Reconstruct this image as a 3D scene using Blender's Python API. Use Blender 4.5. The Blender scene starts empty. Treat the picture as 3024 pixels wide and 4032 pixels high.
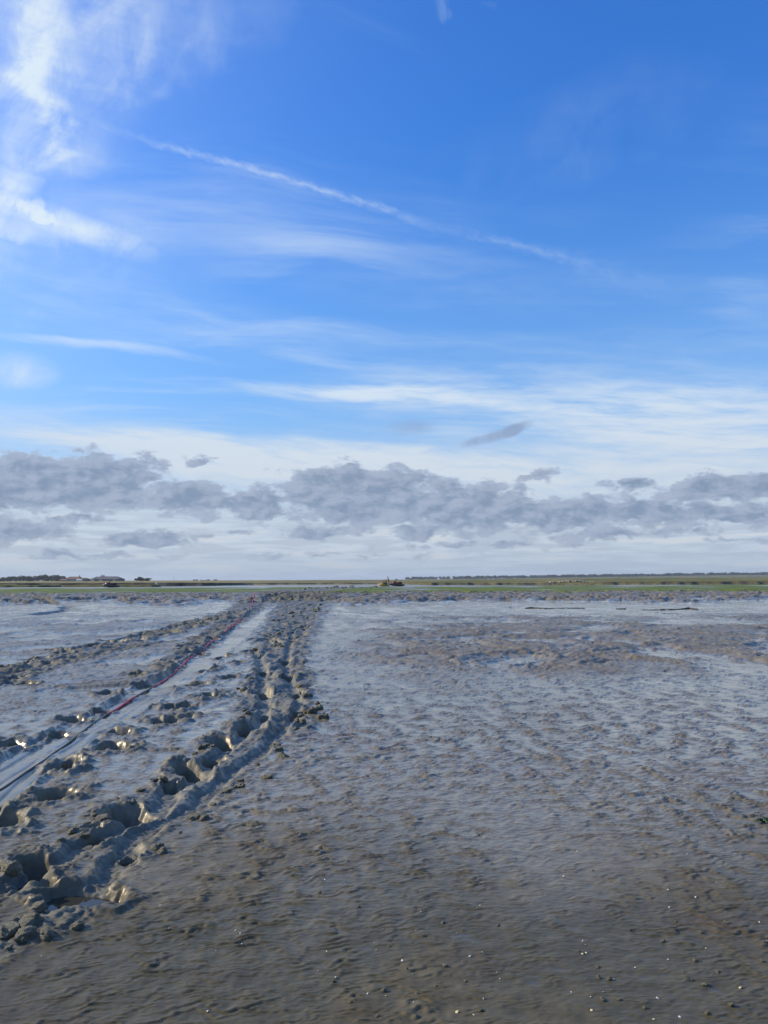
import bpy, bmesh, math, random
import numpy as np
from mathutils import Vector, Matrix, noise as mnoise

random.seed(7)
rng = np.random.default_rng(11)
SC = bpy.context.scene
COL = SC.collection
R = math.radians

# ------------------------------------------------------------------ camera
CAM_H = 1.5
PITCH, ROLL = 5.02, 0.2
cam_d = bpy.data.cameras.new('camera')
cam = bpy.data.objects.new('camera', cam_d)
COL.objects.link(cam)
cam_d.sensor_fit = 'VERTICAL'
cam_d.sensor_height = 34.6
cam_d.lens = 26.0
cam_d.clip_start = 0.05
cam_d.clip_end = 20000
cam.location = (0, 0, CAM_H)
CAM_M = Matrix.Rotation(R(90 + PITCH), 3, 'X') @ Matrix.Rotation(R(-ROLL), 3, 'Z')
cam.rotation_euler = CAM_M.to_euler()
SC.camera = cam
FPX = 26.0 / 34.6 * 4032

# ------------------------------------------------------------------ view
SC.view_settings.view_transform = 'Standard'
SC.view_settings.look = 'None'
SC.view_settings.gamma = 1
SC.view_settings.exposure = 0.0
SC.view_settings.use_curve_mapping = False
SC.cycles.max_bounces = 4
SC.cycles.volume_bounces = 0
SC.cycles.use_denoising = True

# ------------------------------------------------------------------ sun
SUN_AZ, SUN_EL = -80.0, 25.0       # azimuth from the view direction (+Y), to the left; elevation
sd = Vector((math.sin(R(SUN_AZ)) * math.cos(R(SUN_EL)), math.cos(R(SUN_AZ)) * math.cos(R(SUN_EL)), math.sin(R(SUN_EL))))
sun_d = bpy.data.lights.new('sun', 'SUN')
sun = bpy.data.objects.new('sun', sun_d)
COL.objects.link(sun)
sun_d.energy = 5.0
sun_d.angle = R(0.6)
sun_d.color = (1.0, 0.87, 0.66)
sun.rotation_euler = (-sd).to_track_quat('-Z', 'Y').to_euler()
sun.location = sd * 200

# ------------------------------------------------------------------ node helper: small expressions to nodes
class Ex:
    def __init__(s, nt, sock): s.nt, s.s = nt, sock
    def _m(s, op, *a, clamp=False):
        n = s.nt.nodes.new('ShaderNodeMath'); n.operation = op; n.use_clamp = clamp
        for i, v in enumerate((s,) + a):
            if isinstance(v, Ex): s.nt.links.new(v.s, n.inputs[i])
            else: n.inputs[i].default_value = float(v)
        return Ex(s.nt, n.outputs[0])
    def __add__(s, o): return s._m('ADD', o)
    __radd__ = __add__
    def __sub__(s, o): return s._m('SUBTRACT', o)
    def __rsub__(s, o): return (s * -1.0) + o
    def __mul__(s, o): return s._m('MULTIPLY', o)
    __rmul__ = __mul__
    def __truediv__(s, o): return s._m('DIVIDE', o)
    def mx(s, o): return s._m('MAXIMUM', o)
    def mn(s, o): return s._m('MINIMUM', o)
    def pw(s, o): return s._m('POWER', o)
    def ab(s): return s._m('ABSOLUTE')
    def sq(s): return s._m('SQRT')
    def clamp(s): return s._m('ADD', 0.0, clamp=True)
    def sm(s, a, b, lo=0.0, hi=1.0):
        n = s.nt.nodes.new('ShaderNodeMapRange'); n.interpolation_type = 'SMOOTHSTEP'
        s.nt.links.new(s.s, n.inputs[0])
        for i, v in zip((1, 2, 3, 4), (a, b, lo, hi)):
            if isinstance(v, Ex): s.nt.links.new(v.s, n.inputs[i])
            else: n.inputs[i].default_value = v
        return Ex(s.nt, n.outputs[0])
def vec(nt, x, y, z=0.0):
    n = nt.nodes.new('ShaderNodeCombineXYZ')
    for i, v in enumerate((x, y, z)):
        if isinstance(v, Ex): nt.links.new(v.s, n.inputs[i])
        else: n.inputs[i].default_value = v
    return n.outputs[0]
def nz(nt, v, scale, detail=5, rough=0.55, dist=0.0, lac=2.0):
    n = nt.nodes.new('ShaderNodeTexNoise')
    n.inputs['Scale'].default_value = scale; n.inputs['Detail'].default_value = detail
    n.inputs['Roughness'].default_value = rough; n.inputs['Distortion'].default_value = dist
    n.inputs['Lacunarity'].default_value = lac
    if v is not None: nt.links.new(v, n.inputs['Vector'])
    return Ex(nt, n.outputs['Fac'])
def mixc(nt, f, a, b, mode='MIX'):
    n = nt.nodes.new('ShaderNodeMix'); n.data_type = 'RGBA'; n.blend_type = mode
    for i, v in ((0, f), (6, a), (7, b)):
        if isinstance(v, Ex): nt.links.new(v.s, n.inputs[i])
        elif hasattr(v, 'is_linked'): nt.links.new(v, n.inputs[i])
        elif isinstance(v, (tuple, list)): n.inputs[i].default_value = (*v, 1.0)
        else: n.inputs[i].default_value = v
    return n.outputs[2]
def attr(nt, name):
    n = nt.nodes.new('ShaderNodeAttribute'); n.attribute_name = name
    return Ex(nt, n.outputs['Fac'])

# ------------------------------------------------------------------ directions and ground points of the photograph
def pix_dir(px, py):               # px, py in 3024 x 4032
    return (CAM_M @ Vector(((px - 1512) / FPX, (2016 - py) / FPX, -1))).normalized()
def gp(px, py, z=0.0):             # ground point under a pixel
    d = pix_dir(px, py)
    k = (z - CAM_H) / d.z
    return (d.x * k, d.y * k)
def at_y(px, py, y):               # point in the vertical plane at distance y
    d = pix_dir(px, py); k = y / d.y
    return Vector((d.x * k, y, CAM_H + d.z * k))
def sky_ang(dx, dy):               # picture of width 1659 -> azimuth, elevation in degrees
    d = pix_dir(dx * 3024 / 1659, dy * 3024 / 1659)
    return math.degrees(math.atan2(d.x, d.y)), math.degrees(math.asin(d.z))

# ------------------------------------------------------------------ world
SKY_STRENGTH = 0.15
W = bpy.data.worlds.new('World'); SC.world = W; W.use_nodes = True
W.cycles.sampling_method = 'NONE'
nt = W.node_tree; nt.nodes.clear()
w_out = nt.nodes.new('ShaderNodeOutputWorld'); w_bg = nt.nodes.new('ShaderNodeBackground')
nt.links.new(w_bg.outputs[0], w_out.inputs[0]); w_bg.inputs[1].default_value = SKY_STRENGTH
nish = nt.nodes.new('ShaderNodeTexSky'); nish.sky_type = 'NISHITA'; nish.sun_disc = False
nish.sun_elevation = R(SUN_EL); nish.sun_rotation = R(SUN_AZ)
nish.altitude = 0; nish.air_density = 1.0; nish.dust_density = 0.6; nish.ozone_density = 2.2
tc = nt.nodes.new('ShaderNodeTexCoord')
sep = nt.nodes.new('ShaderNodeSeparateXYZ'); nt.links.new(tc.outputs['Generated'], sep.inputs[0])
X, Y, Z = (Ex(nt, sep.outputs[i]) for i in range(3))
az = X._m('ARCTAN2', Y) * (180 / math.pi)
el = Z.mx(-1.0).mn(1.0)._m('ARCSINE') * (180 / math.pi)
zz = Z.mx(0.0) + 0.08              # high cloud lies in a plane overhead
PX, PY = X / zz, Y / zz
def colS(c): return tuple(v / SKY_STRENGTH for v in c)
def nz2(v, scale, detail=4, rough=0.55, dist=0.0):
    n = nt.nodes.new('ShaderNodeTexNoise'); n.noise_dimensions = '2D'
    n.inputs['Scale'].default_value = scale; n.inputs['Detail'].default_value = detail
    n.inputs['Roughness'].default_value = rough; n.inputs['Distortion'].default_value = dist
    nt.links.new(v, n.inputs['Vector'])
    return Ex(nt, n.outputs['Fac']), n.outputs['Color']
def sepc(c):
    n = nt.nodes.new('ShaderNodeSeparateColor'); nt.links.new(c, n.inputs[0])
    return [Ex(nt, n.outputs[i]) for i in range(3)]
def mapping(v, loc=(0, 0, 0), rotz=0.0, sc=(1, 1, 1)):
    n = nt.nodes.new('ShaderNodeMapping'); n.vector_type = 'TEXTURE'; nt.links.new(v, n.inputs[0])
    n.inputs['Location'].default_value = loc; n.inputs['Rotation'].default_value = (0, 0, R(rotz)); n.inputs['Scale'].default_value = sc
    return n.outputs[0]
DPP = 1659 / 3024 * FPX * math.pi / 180          # picture points (of 1659) in a degree
def fit(v, cx, cy, rx, ry, rotz=0.0):
    ca, ce = sky_ang(cx, cy)
    return mapping(v, (ca, ce, 0), rotz, (rx / DPP, ry / DPP, 1))
def blob(v, cx, cy, rx, ry, rotz=0.0, k=1.0):
    m = fit(v, cx, cy, rx, ry, rotz)
    n = nt.nodes.new('ShaderNodeVectorMath'); n.operation = 'DOT_PRODUCT'; nt.links.new(m, n.inputs[0]); nt.links.new(m, n.inputs[1])
    return Ex(nt, n.outputs['Value'])._m('MULTIPLY_ADD', -k, k, clamp=True)
def cum(v, cx, yb, rx, up, dn=None, k=1.0):
    dn = dn or up * 0.42
    m = fit(v, cx, yb + (dn - up) / 2, rx, (up + dn) / 2)
    n = nt.nodes.new('ShaderNodeVectorMath'); n.operation = 'LENGTH'; nt.links.new(m, n.inputs[0])
    return Ex(nt, n.outputs['Value'])._m('MULTIPLY_ADD', -k, k)
def total(lst, op='ADD'):
    t = lst[0]
    for o in lst[1:]: t = t._m(op, o)
    return t
ang_v = vec(nt, az, el)

base = mixc(nt, 1.0, nish.outputs[0], (0.35, 0.92, 1.74), 'MULTIPLY')
SKY_BASE = base
base = mixc(nt, el.sm(40.0, 8.0), base, mixc(nt, 1.0, base, (1.0, 0.95, 0.84), 'MULTIPLY'))
base = mixc(nt, el.sm(38.0, -4.0).pw(1.7) * 0.92, base, colS((0.33, 0.54, 0.78)))
base = mixc(nt, el.sm(14.0, 1.0) * 0.85, base, colS((0.58, 0.65, 0.74)))

# pale glow of the air round the sun
sdn = nt.nodes.new('ShaderNodeVectorMath'); sdn.operation = 'DOT_PRODUCT'; nt.links.new(tc.outputs['Generated'], sdn.inputs[0]); sdn.inputs[1].default_value = sd
base = mixc(nt, Ex(nt, sdn.outputs['Value']).mx(0.0).pw(4.0) * 0.6, base, colS((0.98, 0.95, 0.88)))
# --- thin high cloud everywhere, drawn out along the wind
pv = vec(nt, PX, PY)
warp, warp_c = nz2(pv, 1.1, 2)
st1, _ = nz2(mapping(vec(nt, PX + warp * 0.25, PY + warp * 0.3), (7.3, 3.1, 0), 10, (2.4, 0.5, 1)), 1.5, 7, 0.62)
veil = st1.sm(0.44, 0.82) * warp.sm(0.26, 0.66) * 0.42
# --- placed cirrus (azimuth, elevation)
_, wc = nz2(mapping(ang_v, (0, 0, 0), 0, (20, 6.5, 1)), 1.0, 4)
wa, wb, _w = sepc(wc)
fine, _ = nz2(mapping(vec(nt, az, el + wa * 2.2), (3, 0, 0), -4, (7.5, 0.95, 1)), 1.0, 6, 0.62)
wisp, wisp_c = nz2(mapping(ang_v, (0, 0, 0), 60, (4.2, 2.6, 1)), 1.0, 7, 0.64, 0.3)
V1 = vec(nt, az + (wa - 0.5) * 9.0 + (wisp - 0.5) * 3.0, el + (wb - 0.5) * 9.0 + (wisp - 0.5) * 3.0)
V2 = vec(nt, az + (wa - 0.5) * 3.0, el + (wb - 0.5) * 2.0)
plume = total([blob(V1, 115, 105, 130, 52, 72, .46), blob(V1, 85, 210, 105, 30, 75, .30), blob(V1, 110, 80, 280, 210, 10, .40), blob(V1, 330, 40, 340, 140, 10, .44), blob(V1, 50, 200, 150, 170, 0, .35),
               blob(V1, 22, 365, 78, 58, 0, .75), blob(V1, 110, 436, 56, 22, -8, .8), blob(V1, 60, 470, 190, 60, -14, .5),
               blob(V2, 190, 500, 170, 34, -14, .62), blob(V1, 260, 470, 150, 80, -30, .36), blob(V1, 0, 450, 110, 210, 0, .3), blob(V1, 140, 560, 420, 120, 0, .24),
               blob(V2, 40, 798, 88, 42, 0, .8), blob(V1, 1340, 210, 280, 100, 0, .10), blob(V1, 1150, 330, 320, 100, 0, .08), blob(V1, 1060, 0, 120, 24, 0, .3)])
plume = (plume * (wisp * 1.7 + fine * 0.5 - 0.28).mx(0.0)).sm(-0.15, 1.5, -0.03, 1.0).mx(0.0)
band = total([blob(V2, 1250, 872, 760, 82, -4, .62), blob(V2, 760, 846, 320, 24, -4, .7), blob(V2, 1500, 905, 420, 80, -5, .45),
              blob(V2, 300, 962, 560, 62, -7, .55), blob(V2, 640, 992, 620, 52, -3, .75), blob(V2, 200, 748, 330, 13, -2, .45),
              blob(V2, 950, 1010, 1000, 90, 0, .5), blob(V2, 1450, 1010, 520, 90, 0, .4), blob(V2, 1620, 972, 120, 9, 3, .6),
              blob(V2, 150, 620, 460, 90, -4, .16), blob(V2, 950, 600, 680, 90, -6, .15), blob(V2, 700, 740, 800, 70, -4, .14), blob(V2, 1500, 740, 480, 70, -2, .18),
              blob(V2, 830, 1110, 1400, 110, 0, .45)])
band = (band * (fine * 2.3 - 0.25).mx(0.0)).sm(-0.1, 1.2, -0.02, 1.0).mx(0.0)
# vapour trail: its height, strength and half width along the azimuth
tr = [(120, 236, 0, 10), (170, 250, .22, 10), (270, 288, .34, 9), (330, 308, .5, 9), (400, 327, .95, 9), (520, 357, 1., 8), (640, 394, 1., 8), (760, 430, .95, 10), (870, 465, .7, 11), (950, 496, .22, 16), (1090, 522, .5, 13), (1200, 552, .46, 18), (1300, 582, .28, 28), (1430, 622, .16, 38), (1540, 650, 0, 40)]
tp = [(*sky_ang(a, b_), c, d) for a, b_, c, d in tr]
def curve(x, pts):
    n = nt.nodes.new('ShaderNodeFloatCurve'); cv = n.mapping.curves[0]
    n.mapping.use_clip = False
    pts = sorted(pts)
    while len(cv.points) < len(pts): cv.points.new(0.5, 0.5)
    for p, (a, b_) in zip(cv.points, pts): p.location = (a, b_); p.handle_type = 'AUTO_CLAMPED'
    n.mapping.update(); nt.links.new(x.s, n.inputs['Value'])
    return Ex(nt, n.outputs[0])
A0, A1 = tp[0][0], tp[-1][0]
tx = ((az - A0) / (A1 - A0)).clamp()
nx = lambda a: (a - A0) / (A1 - A0)
t_el = curve(tx, [(nx(p[0]), p[1] / 40) for p in tp]) * 40.0
t_in = curve(tx, [(nx(p[0]), p[2]) for p in tp])
t_wd = curve(tx, [(nx(p[0]), p[3] / 60) for p in tp]) * (58 / DPP)
_, jc = nz2(mapping(ang_v, (0, 0, 0), -22, (1.1, .5, 1)), 1.0, 5, 0.6)
jr, jg, jb = sepc(jc)
trail_c = ((el + (jr - 0.5) * 0.5 - t_el).ab() / (t_wd * (jg + 0.45))).sm(1.35, -0.1) * t_in * (jb * 1.9 - 0.32) * 0.36
hi_cloud = (1.0 - (1.0 - veil) * (1.0 - plume * 0.95) * (1.0 - band * 0.86) * (1.0 - trail_c.mx(0.0))).clamp()
white = mixc(nt, el.sm(3.0, 20.0), colS((0.66, 0.71, 0.77)), colS((0.74, 0.86, 0.96)))
base = mixc(nt, hi_cloud, base, white)

# layers of cream and grey low over the land
strat, _ = nz2(mapping(vec(nt, az, el + wa * 0.9), (5, 2, 0), 1, (6.5, 0.62, 1)), 1.0, 5, 0.58)
low = el.sm(6.5, 3.0)
base = mixc(nt, strat.sm(0.56, 0.40) * low * 0.55, base, colS((0.40, 0.475, 0.60)))
base = mixc(nt, strat.sm(0.56, 0.68) * low * 0.5, base, colS((0.70, 0.70, 0.70)))
# one thin grey scarf of cloud and a fainter one beside it
scarf = total([blob(V2, 1040, 945, 85, 17, 17, .9), blob(V2, 1105, 920, 46, 15, 20, .8), blob(V2, 870, 925, 80, 22, 0, .45)])
base = mixc(nt, (scarf * (wisp * 1.6 + 0.1)).sm(0.05, 0.9) * 0.75, base, colS((0.27, 0.35, 0.52)))
# --- low grey cumulus banks near the horizon
cv_ = mapping(ang_v, (0, 0, 0), 0, (3.3, 1.55, 1))
_, cwc = nz2(cv_, 1.0, 5, 0.60)
cw1, cw2, cn2 = sepc(cwc)
def puff(loc, detail):
    n = nt.nodes.new('ShaderNodeTexVoronoi'); n.voronoi_dimensions = '2D'; n.feature = 'SMOOTH_F1'; n.normalize = False
    n.inputs['Scale'].default_value = 1.0; n.inputs['Detail'].default_value = detail; n.inputs['Roughness'].default_value = 0.52
    n.inputs['Lacunarity'].default_value = 2.3; n.inputs['Smoothness'].default_value = 0.35
    w_ = vec(nt, az + (cw1 - 0.5) * 1.6, el + (cw2 - 0.5) * 0.8)
    nt.links.new(mapping(w_, loc, 0, (2.3, 1.25, 1)), n.inputs['Vector'])
    return Ex(nt, n.outputs['Distance'])
cn = 1.05 - puff((9, 4, 0), 3.0)
cnS = 1.05 - puff((9.45, 3.62, 0), 2.0)
VC = vec(nt, az + (cw1 - 0.5) * 2.6, el + (cw2 - 0.5) * 1.7)
cl = [cum(VC, 150, 1072, 260, 110, 42, 1.4), cum(VC, -20, 1085, 160, 80, 40, 1.2), cum(VC, 400, 1102, 125, 78, 26, 1.1), cum(VC, 560, 1112, 120, 70, 28, 1.2), cum(VC, 775, 1108, 250, 120, 48, 1.45),
      cum(VC, 1000, 1118, 235, 90, 48, 1.38), cum(VC, 1190, 1130, 250, 70, 30, 1.3), cum(VC, 1390, 1124, 150, 46, 20, 1.2), cum(VC, 1155, 1033, 66, 30, 14, .9),
      cum(VC, 1365, 1054, 84, 22, 12, .9), cum(VC, 1545, 1074, 170, 52, 20, 1.2), cum(VC, 1640, 1066, 70, 30, 14), cum(VC, 1590, 1122, 130, 36, 16, 1.15),
      cum(VC, 20, 1162, 150, 52, 22), cum(VC, 300, 1174, 190, 30, 14, .95), cum(VC, 150, 1126, 100, 22, 12, .8), cum(VC, 690, 1157, 115, 24, 12, .9), cum(VC, 900, 1152, 100, 28, 14, .95), cum(VC, 1330, 1160, 240, 34, 14, .8), cum(VC, 510, 1152, 40, 14, 10, .7),
      cum(VC, 150, 1204, 260, 12, 8, .6), cum(VC, 760, 1204, 340, 11, 7, .5), cum(VC, 1600, 1168, 120, 14, 8, .6), cum(VC, 1080, 1182, 260, 16, 8, .55), cum(VC, 440, 1000, 50, 14, 10, .5)]
cm = total(cl, 'MAXIMUM').mx(-0.7)
# the same kind of cloud goes on round the rest of the horizon
side = az.ab().sm(29.0, 36.0)
ring = (el.sm(2.0, 4.5) * el.sm(11.5, 5.5)) * 1.2 - 0.8 + (cw1 - 0.45) * 2.2
cm = cm.mx(ring * side - (1.0 - side) * 0.7)
dens = cm + 0.10 + (cn - 0.50) * 0.70 + (cn2 - 0.5) * 0.6
cov = dens.sm(0.0, 0.34)
thick = dens.sm(0.08, 0.60)
lit = mixc(nt, el.sm(1.0, 9.0), colS((0.45, 0.52, 0.63)), colS((0.42, 0.51, 0.67)))
core = mixc(nt, ((cn - cnS) * 0.9 + (cw2 - 0.5) * 0.9 + 0.52).sm(0.0, 1.0), colS((0.22, 0.30, 0.44)), colS((0.37, 0.44, 0.58)))
base = mixc(nt, cov * 0.94, base, mixc(nt, thick, lit, core))
# murk right above the land
murk = el.sm(3.4, -0.4).pw(1.2) * (fine * 0.5 + 0.5)
base = mixc(nt, murk.clamp() * 0.9, base, colS((0.37, 0.455, 0.57)))
nt.links.new(base, w_bg.inputs[0])

# ------------------------------------------------------------------ numpy noise
_perm = rng.permutation(4096).astype(np.int32)
_ang = rng.random(4096).astype(np.float32) * 2 * np.pi
_gx, _gy = np.cos(_ang).astype(np.float32), np.sin(_ang).astype(np.float32)
def gn(x, y, seed=0):
    x = np.asarray(x, np.float32); y = np.asarray(y, np.float32)
    fx, fy = np.floor(x), np.floor(y)
    xi, yi = fx.astype(np.int32), fy.astype(np.int32)
    dx, dy = x - fx, y - fy
    u = dx * dx * dx * (dx * (dx * 6 - 15) + 10); v = dy * dy * dy * (dy * (dy * 6 - 15) + 10)
    p0 = _perm[(xi + seed * 131) & 4095]; p1 = _perm[(xi + 1 + seed * 131) & 4095]
    def g(p, yy, ddx, ddy):
        h = _perm[(p + yy) & 4095]
        return _gx[h] * ddx + _gy[h] * ddy
    a = g(p0, yi, dx, dy); b = g(p1, yi, dx - 1, dy)
    c = g(p0, yi + 1, dx, dy - 1); d = g(p1, yi + 1, dx - 1, dy - 1)
    return ((a + (b - a) * u) * (1 - v) + (c + (d - c) * u) * v) * 1.5      # about -1..1
def fbm(x, y, seed=0, oct=4, gain=0.5):
    s, a = 0, 1.0
    for i in range(oct):
        s = s + a * gn(x, y, seed + i); x = x * 2.03; y = y * 2.03; a *= gain
    return s
def ridge(x, y, seed=0, oct=3, gain=0.5):
    s, a, t = 0, 1.0, 0
    for i in range(oct):
        s = s + a * (1 - np.abs(gn(x, y, seed + i)) * 1.6); t += a; x = x * 2.1; y = y * 2.1; a *= gain
    return s / t
def ss(a, b, x):
    t = np.clip((x - a) / (b - a), 0, 1); return t * t * (3 - 2 * t)

# ------------------------------------------------------------------ mudflat grid (finer near the viewer)
rows = [-14, -10, -7, -4.5, -2.5, -1, 0, .6, 1.1, 1.5, 1.8]
y = 2.0
while y < 174:
    rows.append(y)
    y += (0.03 if y < 2.4 else min(y * y / 2700, 0.0042 * y)) if y < 88 else 0.007 * y
rows = np.array(rows, np.float64)
tin = np.linspace(-0.56, 0.56, 740)
tout = 0.56 + np.cumsum(0.0017 * 1.15 ** np.arange(1, 45))
tout = tout[tout < 2.6]
tc_ = np.concatenate([-tout[::-1], tin, tout])
RY = np.maximum(rows, 2.0) + 2.4
GX = (RY[:, None] * tc_[None, :]).astype(np.float32)
GY = np.repeat(rows[:, None], len(tc_), 1).astype(np.float32)
NR, NC = GX.shape

def segdist(xs, ys, pts):
    """distance to a polyline and the position along it"""
    best = np.full(xs.shape, 1e9, np.float32); along = np.zeros(xs.shape, np.float32); sgn = np.zeros(xs.shape, np.float32); acc = 0.0
    for (x0, y0), (x1, y1) in zip(pts[:-1], pts[1:]):
        dx, dy = x1 - x0, y1 - y0; L = math.hypot(dx, dy) + 1e-9
        t = np.clip(((xs - x0) * dx + (ys - y0) * dy) / (L * L), 0, 1)
        d = np.hypot(xs - x0 - t * dx, ys - y0 - t * dy)
        m = d < best
        best = np.where(m, d, best); along = np.where(m, acc + t * L, along)
        sgn = np.where(m, np.sign((xs - x0) * dy - (ys - y0) * dx), sgn)
        acc += L
    return best, along, sgn
def P(lst): return [gp(*p) for p in lst]
def rows_between(a, b): return slice(max(0, int(np.searchsorted(rows, a)) - 1), int(np.searchsorted(rows, b)) + 1)

# ---- regions
warpx = fbm(GX * 0.35, GY * 0.35, 3, 3); warpy = fbm(GX * 0.35, GY * 0.35, 9, 3)
big = fbm(GX * 0.16, GY * 0.16, 20, 3)
reg = fbm(GX * 0.07 + 3, GY * 0.05, 25, 3)
# hummocks: brown raised lumps with wet runnels between them (right of the trail, 11-30 m; fainter on the left)
hum_zone = ss(9.0, 13.0, GY + 2.0 * big) * ss(38, 24, GY + 4 * big) * ss(-0.9, 0.1, fbm(GX * 0.22, GY * 0.14, 28, 3)) * ss(-0.9, 0.8, GX - 0.02 * GY + 0.8 * warpx + 0.6)
hum_left = 0.55 * ss(8.5, 11, GY) * ss(40, 24, GY) * ss(-0.6, -2.0, GX + 0.13 * GY) 
hum_zone = np.maximum(hum_zone, hum_left)
hx, hy = GX + warpx * 0.7, GY + warpy * 0.9
hum = fbm(hx * 0.62, hy * 0.40, 31, 4, 0.55)
humh = ss(-0.55, 0.15, hum) * hum_zone
# lumpy eroded edge of the marsh, 52-84 m
edge_n = fbm(GX * 0.12, GY * 0.05, 44, 4)
bank_zone = ss(50, 56, GY + 8 * edge_n + 2 * warpy - 0.05 * GX) * ss(88, 76, GY + 5 * edge_n)
# algae flat beyond
alg_zone = ss(74, 84, GY + 9 * edge_n + 4 * warpx + 0.06 * GX) 
wetband = ss(24, 31, GY + 3 * big) * ss(58, 50, GY + 6 * edge_n)

# ---- ripples: short crests across the view, a little inclined
ca, sa = math.cos(R(8)), math.sin(R(8))
wu, wv = GX * ca + GY * sa + 0.10 * warpx, GY * ca - GX * sa + 0.05 * fbm(GX * 2.1, GY * 1.4, 60, 2)
def saw(lx, lv, seed, steep=0.24, wamp=1.5):
    """little terraces: a steep face towards the viewer, then a long gentle back; short broken crests"""
    p = wv / lv + wamp * fbm(GX / (lx * 1.3), GY / (lv * 2.6), seed, 3, 0.6)
    k = np.floor(p); f = (p - k).astype(np.float32)
    a = np.clip(0.45 + 1.1 * gn(wu / lx, k * 0.37 + 11.3, seed + 5), 0.0, 1.35)
    return a * np.where(f < steep, ss(0, 1, f / steep), 1 - (f - steep) / (1 - steep))
near = ss(2.5, 6.0, GY)
r3 = gn(wu / 0.62, wv / 0.19, 78)
r4 = fbm(GX / 0.11, GY / 0.09, 81, 3, 0.6)
ramp = np.clip(0.62 + 0.75 * fbm(GX * 0.6, GY * 0.45, 85, 3), 0.10, 1.5)
rip = 0.0140 * saw(0.12, 0.056, 70, .18, 1.0) * ss(13, 7, GY) * (ramp * (1 - near) * 0.8 + near * (0.5 + 0.5 * ramp))
rip += 0.0050 * saw(0.065, 0.034, 370, .2, 1.0) * ss(8, 5, GY) * (0.4 + 0.6 * ramp)
rip += 0.0195 * saw(0.17, 0.105, 470, .16, 1.1) * ss(4.5, 7.5, GY) * ss(24, 14, GY)
rip += 0.0260 * saw(0.30, 0.30, 570, .15, 1.2) * ss(8, 14, GY) * ss(60, 35, GY) * (0.5 + 0.5 * ramp)
rip += 0.0360 * saw(0.7, 0.8, 670, .2) * ss(16, 30, GY) * (0.5 + 0.5 * ramp)
rip += 0.002 * r3 * near + 0.0028 * r4
# crumbs of mud, in drifts
crumb = ss(0.42, 0.8, gn(GX / 0.05, GY / 0.045, 95)) * ss(0.1, 0.6, fbm(GX / 0.55, GY / 0.42, 90, 3, 0.6))
rip += 0.45 * crumb * (0.008 + 0.005 * gn(GX / 0.03, GY / 0.03, 97))
# standing water fills the low places between the ripples up to a level of its own
rstd = rip.std(1)[:, None] + 1e-6
wq = -1.55 + 2.0 * ss(3.6, 7.2, GY) + 0.5 * wetband + 0.7 * fbm(GX * 0.33, GY * 0.22, 130, 3) + 0.4 * fbm(GX * 1.3, GY * 0.8, 136, 2) - 2.0 * humh + 0.8 * (hum_zone - humh) * ss(0, .3, hum_zone) + 0.4 * ss(-1.0, -2.5, GX) * near
lvl = wq * rstd
WET = ss(0.45, -0.15, (rip - lvl) / rstd)
rip = np.maximum(rip, lvl + 0.0008 * r3)
H = 0.012 * big + 0.02 * reg + rip
H += humh * (0.055 + 0.035 * fbm(hx * 2.4, hy * 2.0, 101, 3) + 0.03 * ridge(hx * 5, hy * 4, 105, 2))
lum = ridge(GX * 0.55 + warpx, GY * 0.30 + warpy, 111, 4, 0.55)
lum2 = fbm(GX * 1.3, GY * 0.6, 118, 3)
H += bank_zone * (0.03 + 0.27 * ss(0.3, 0.8, lum) + 0.05 * lum2)
H += alg_zone * (0.10 + 0.03 * np.abs(fbm(GX * 0.5, GY * 0.22, 121, 3)))
H += -0.30 * ss(161, 174, GY + 4 * warpx) * ss(0.16, 0.03, GX / RY[:, None]) 
fresh = np.zeros_like(H); RIM = np.zeros_like(H); HOLE = np.zeros_like(H)
def billow(x, y, seed=0, oct=3, gain=0.5):
    s, a, t = 0, 1.0, 0
    for i in range(oct):
        s = s + a * np.minimum(np.abs(gn(x, y, seed + i)) * 1.8, 1.2); t += a; x = x * 2.1; y = y * 2.1; a *= gain
    return s / t
# gully coming down through the lumpy edge on the left
gx_pts = P([(0, 2352), (150, 2362), (175, 2372), (270, 2384), (262, 2400), (160, 2424)])
sl = rows_between(25, 90)
d, al, _ = segdist(GX[sl] + 0.4 * warpx[sl], GY[sl], gx_pts)
gul = ss(1.0, 0.3, d / (0.30 + 0.006 * GY[sl])); H[sl] -= 0.13 * gul; fresh[sl] = np.maximum(fresh[sl], 0.85 * ss(0.02, .3, gul))

# ---- the smooth strip where something was dragged, with its grooves
strip = P([(-260, 3260), (60, 3040), (300, 2890), (560, 2752), (700, 2668), (800, 2600), (900, 2525), (985, 2445), (1045, 2390), (1085, 2350)])
sl = rows_between(4.0, 75)
xs, ys = GX[sl], GY[sl]
d, al, sg = segdist(xs + 0.05 * warpx[sl], ys, strip)
sw = 0.25 + 0.05 * gn(al * 0.8, al * 0 + 3, 5) + 0.006 * ys
sm_ = ss(1.06, 0.86, d / sw + 0.22 * fbm(xs * 2.4, ys * 1.8, 17, 3)) * (0.55 + 0.45 * ss(-0.5, 0.1, fbm(xs * 1.3, ys * 0.8, 19, 3)))
gro = 0
for off, dep in ((-0.26, .016), (-0.15, .010), (0.02, .006), (0.13, .009), (0.24, .007)):
    gro = gro - dep * np.exp(-((d * sg - off - 0.02 * gn(al * 0.9, al * 0 + off * 40, 6)) / 0.018) ** 2)
flat = -0.022 + 0.0022 * gn(xs / 0.5, ys / 0.16, 12) + gro * ss(11, 8, ys) + 0.4 * gro
H[sl] = H[sl] * (1 - sm_) + (flat + 0.006 * big[sl]) * sm_
H[sl] += 0.03 * np.exp(-((d / sw - 1.06) / 0.09) ** 2) * ss(0.2, 0.9, gn(al * 2.2, al * 0 + sg * 9, 14) + 0.5) 
STRIP = np.zeros_like(H); STRIP[sl] = sm_

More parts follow.
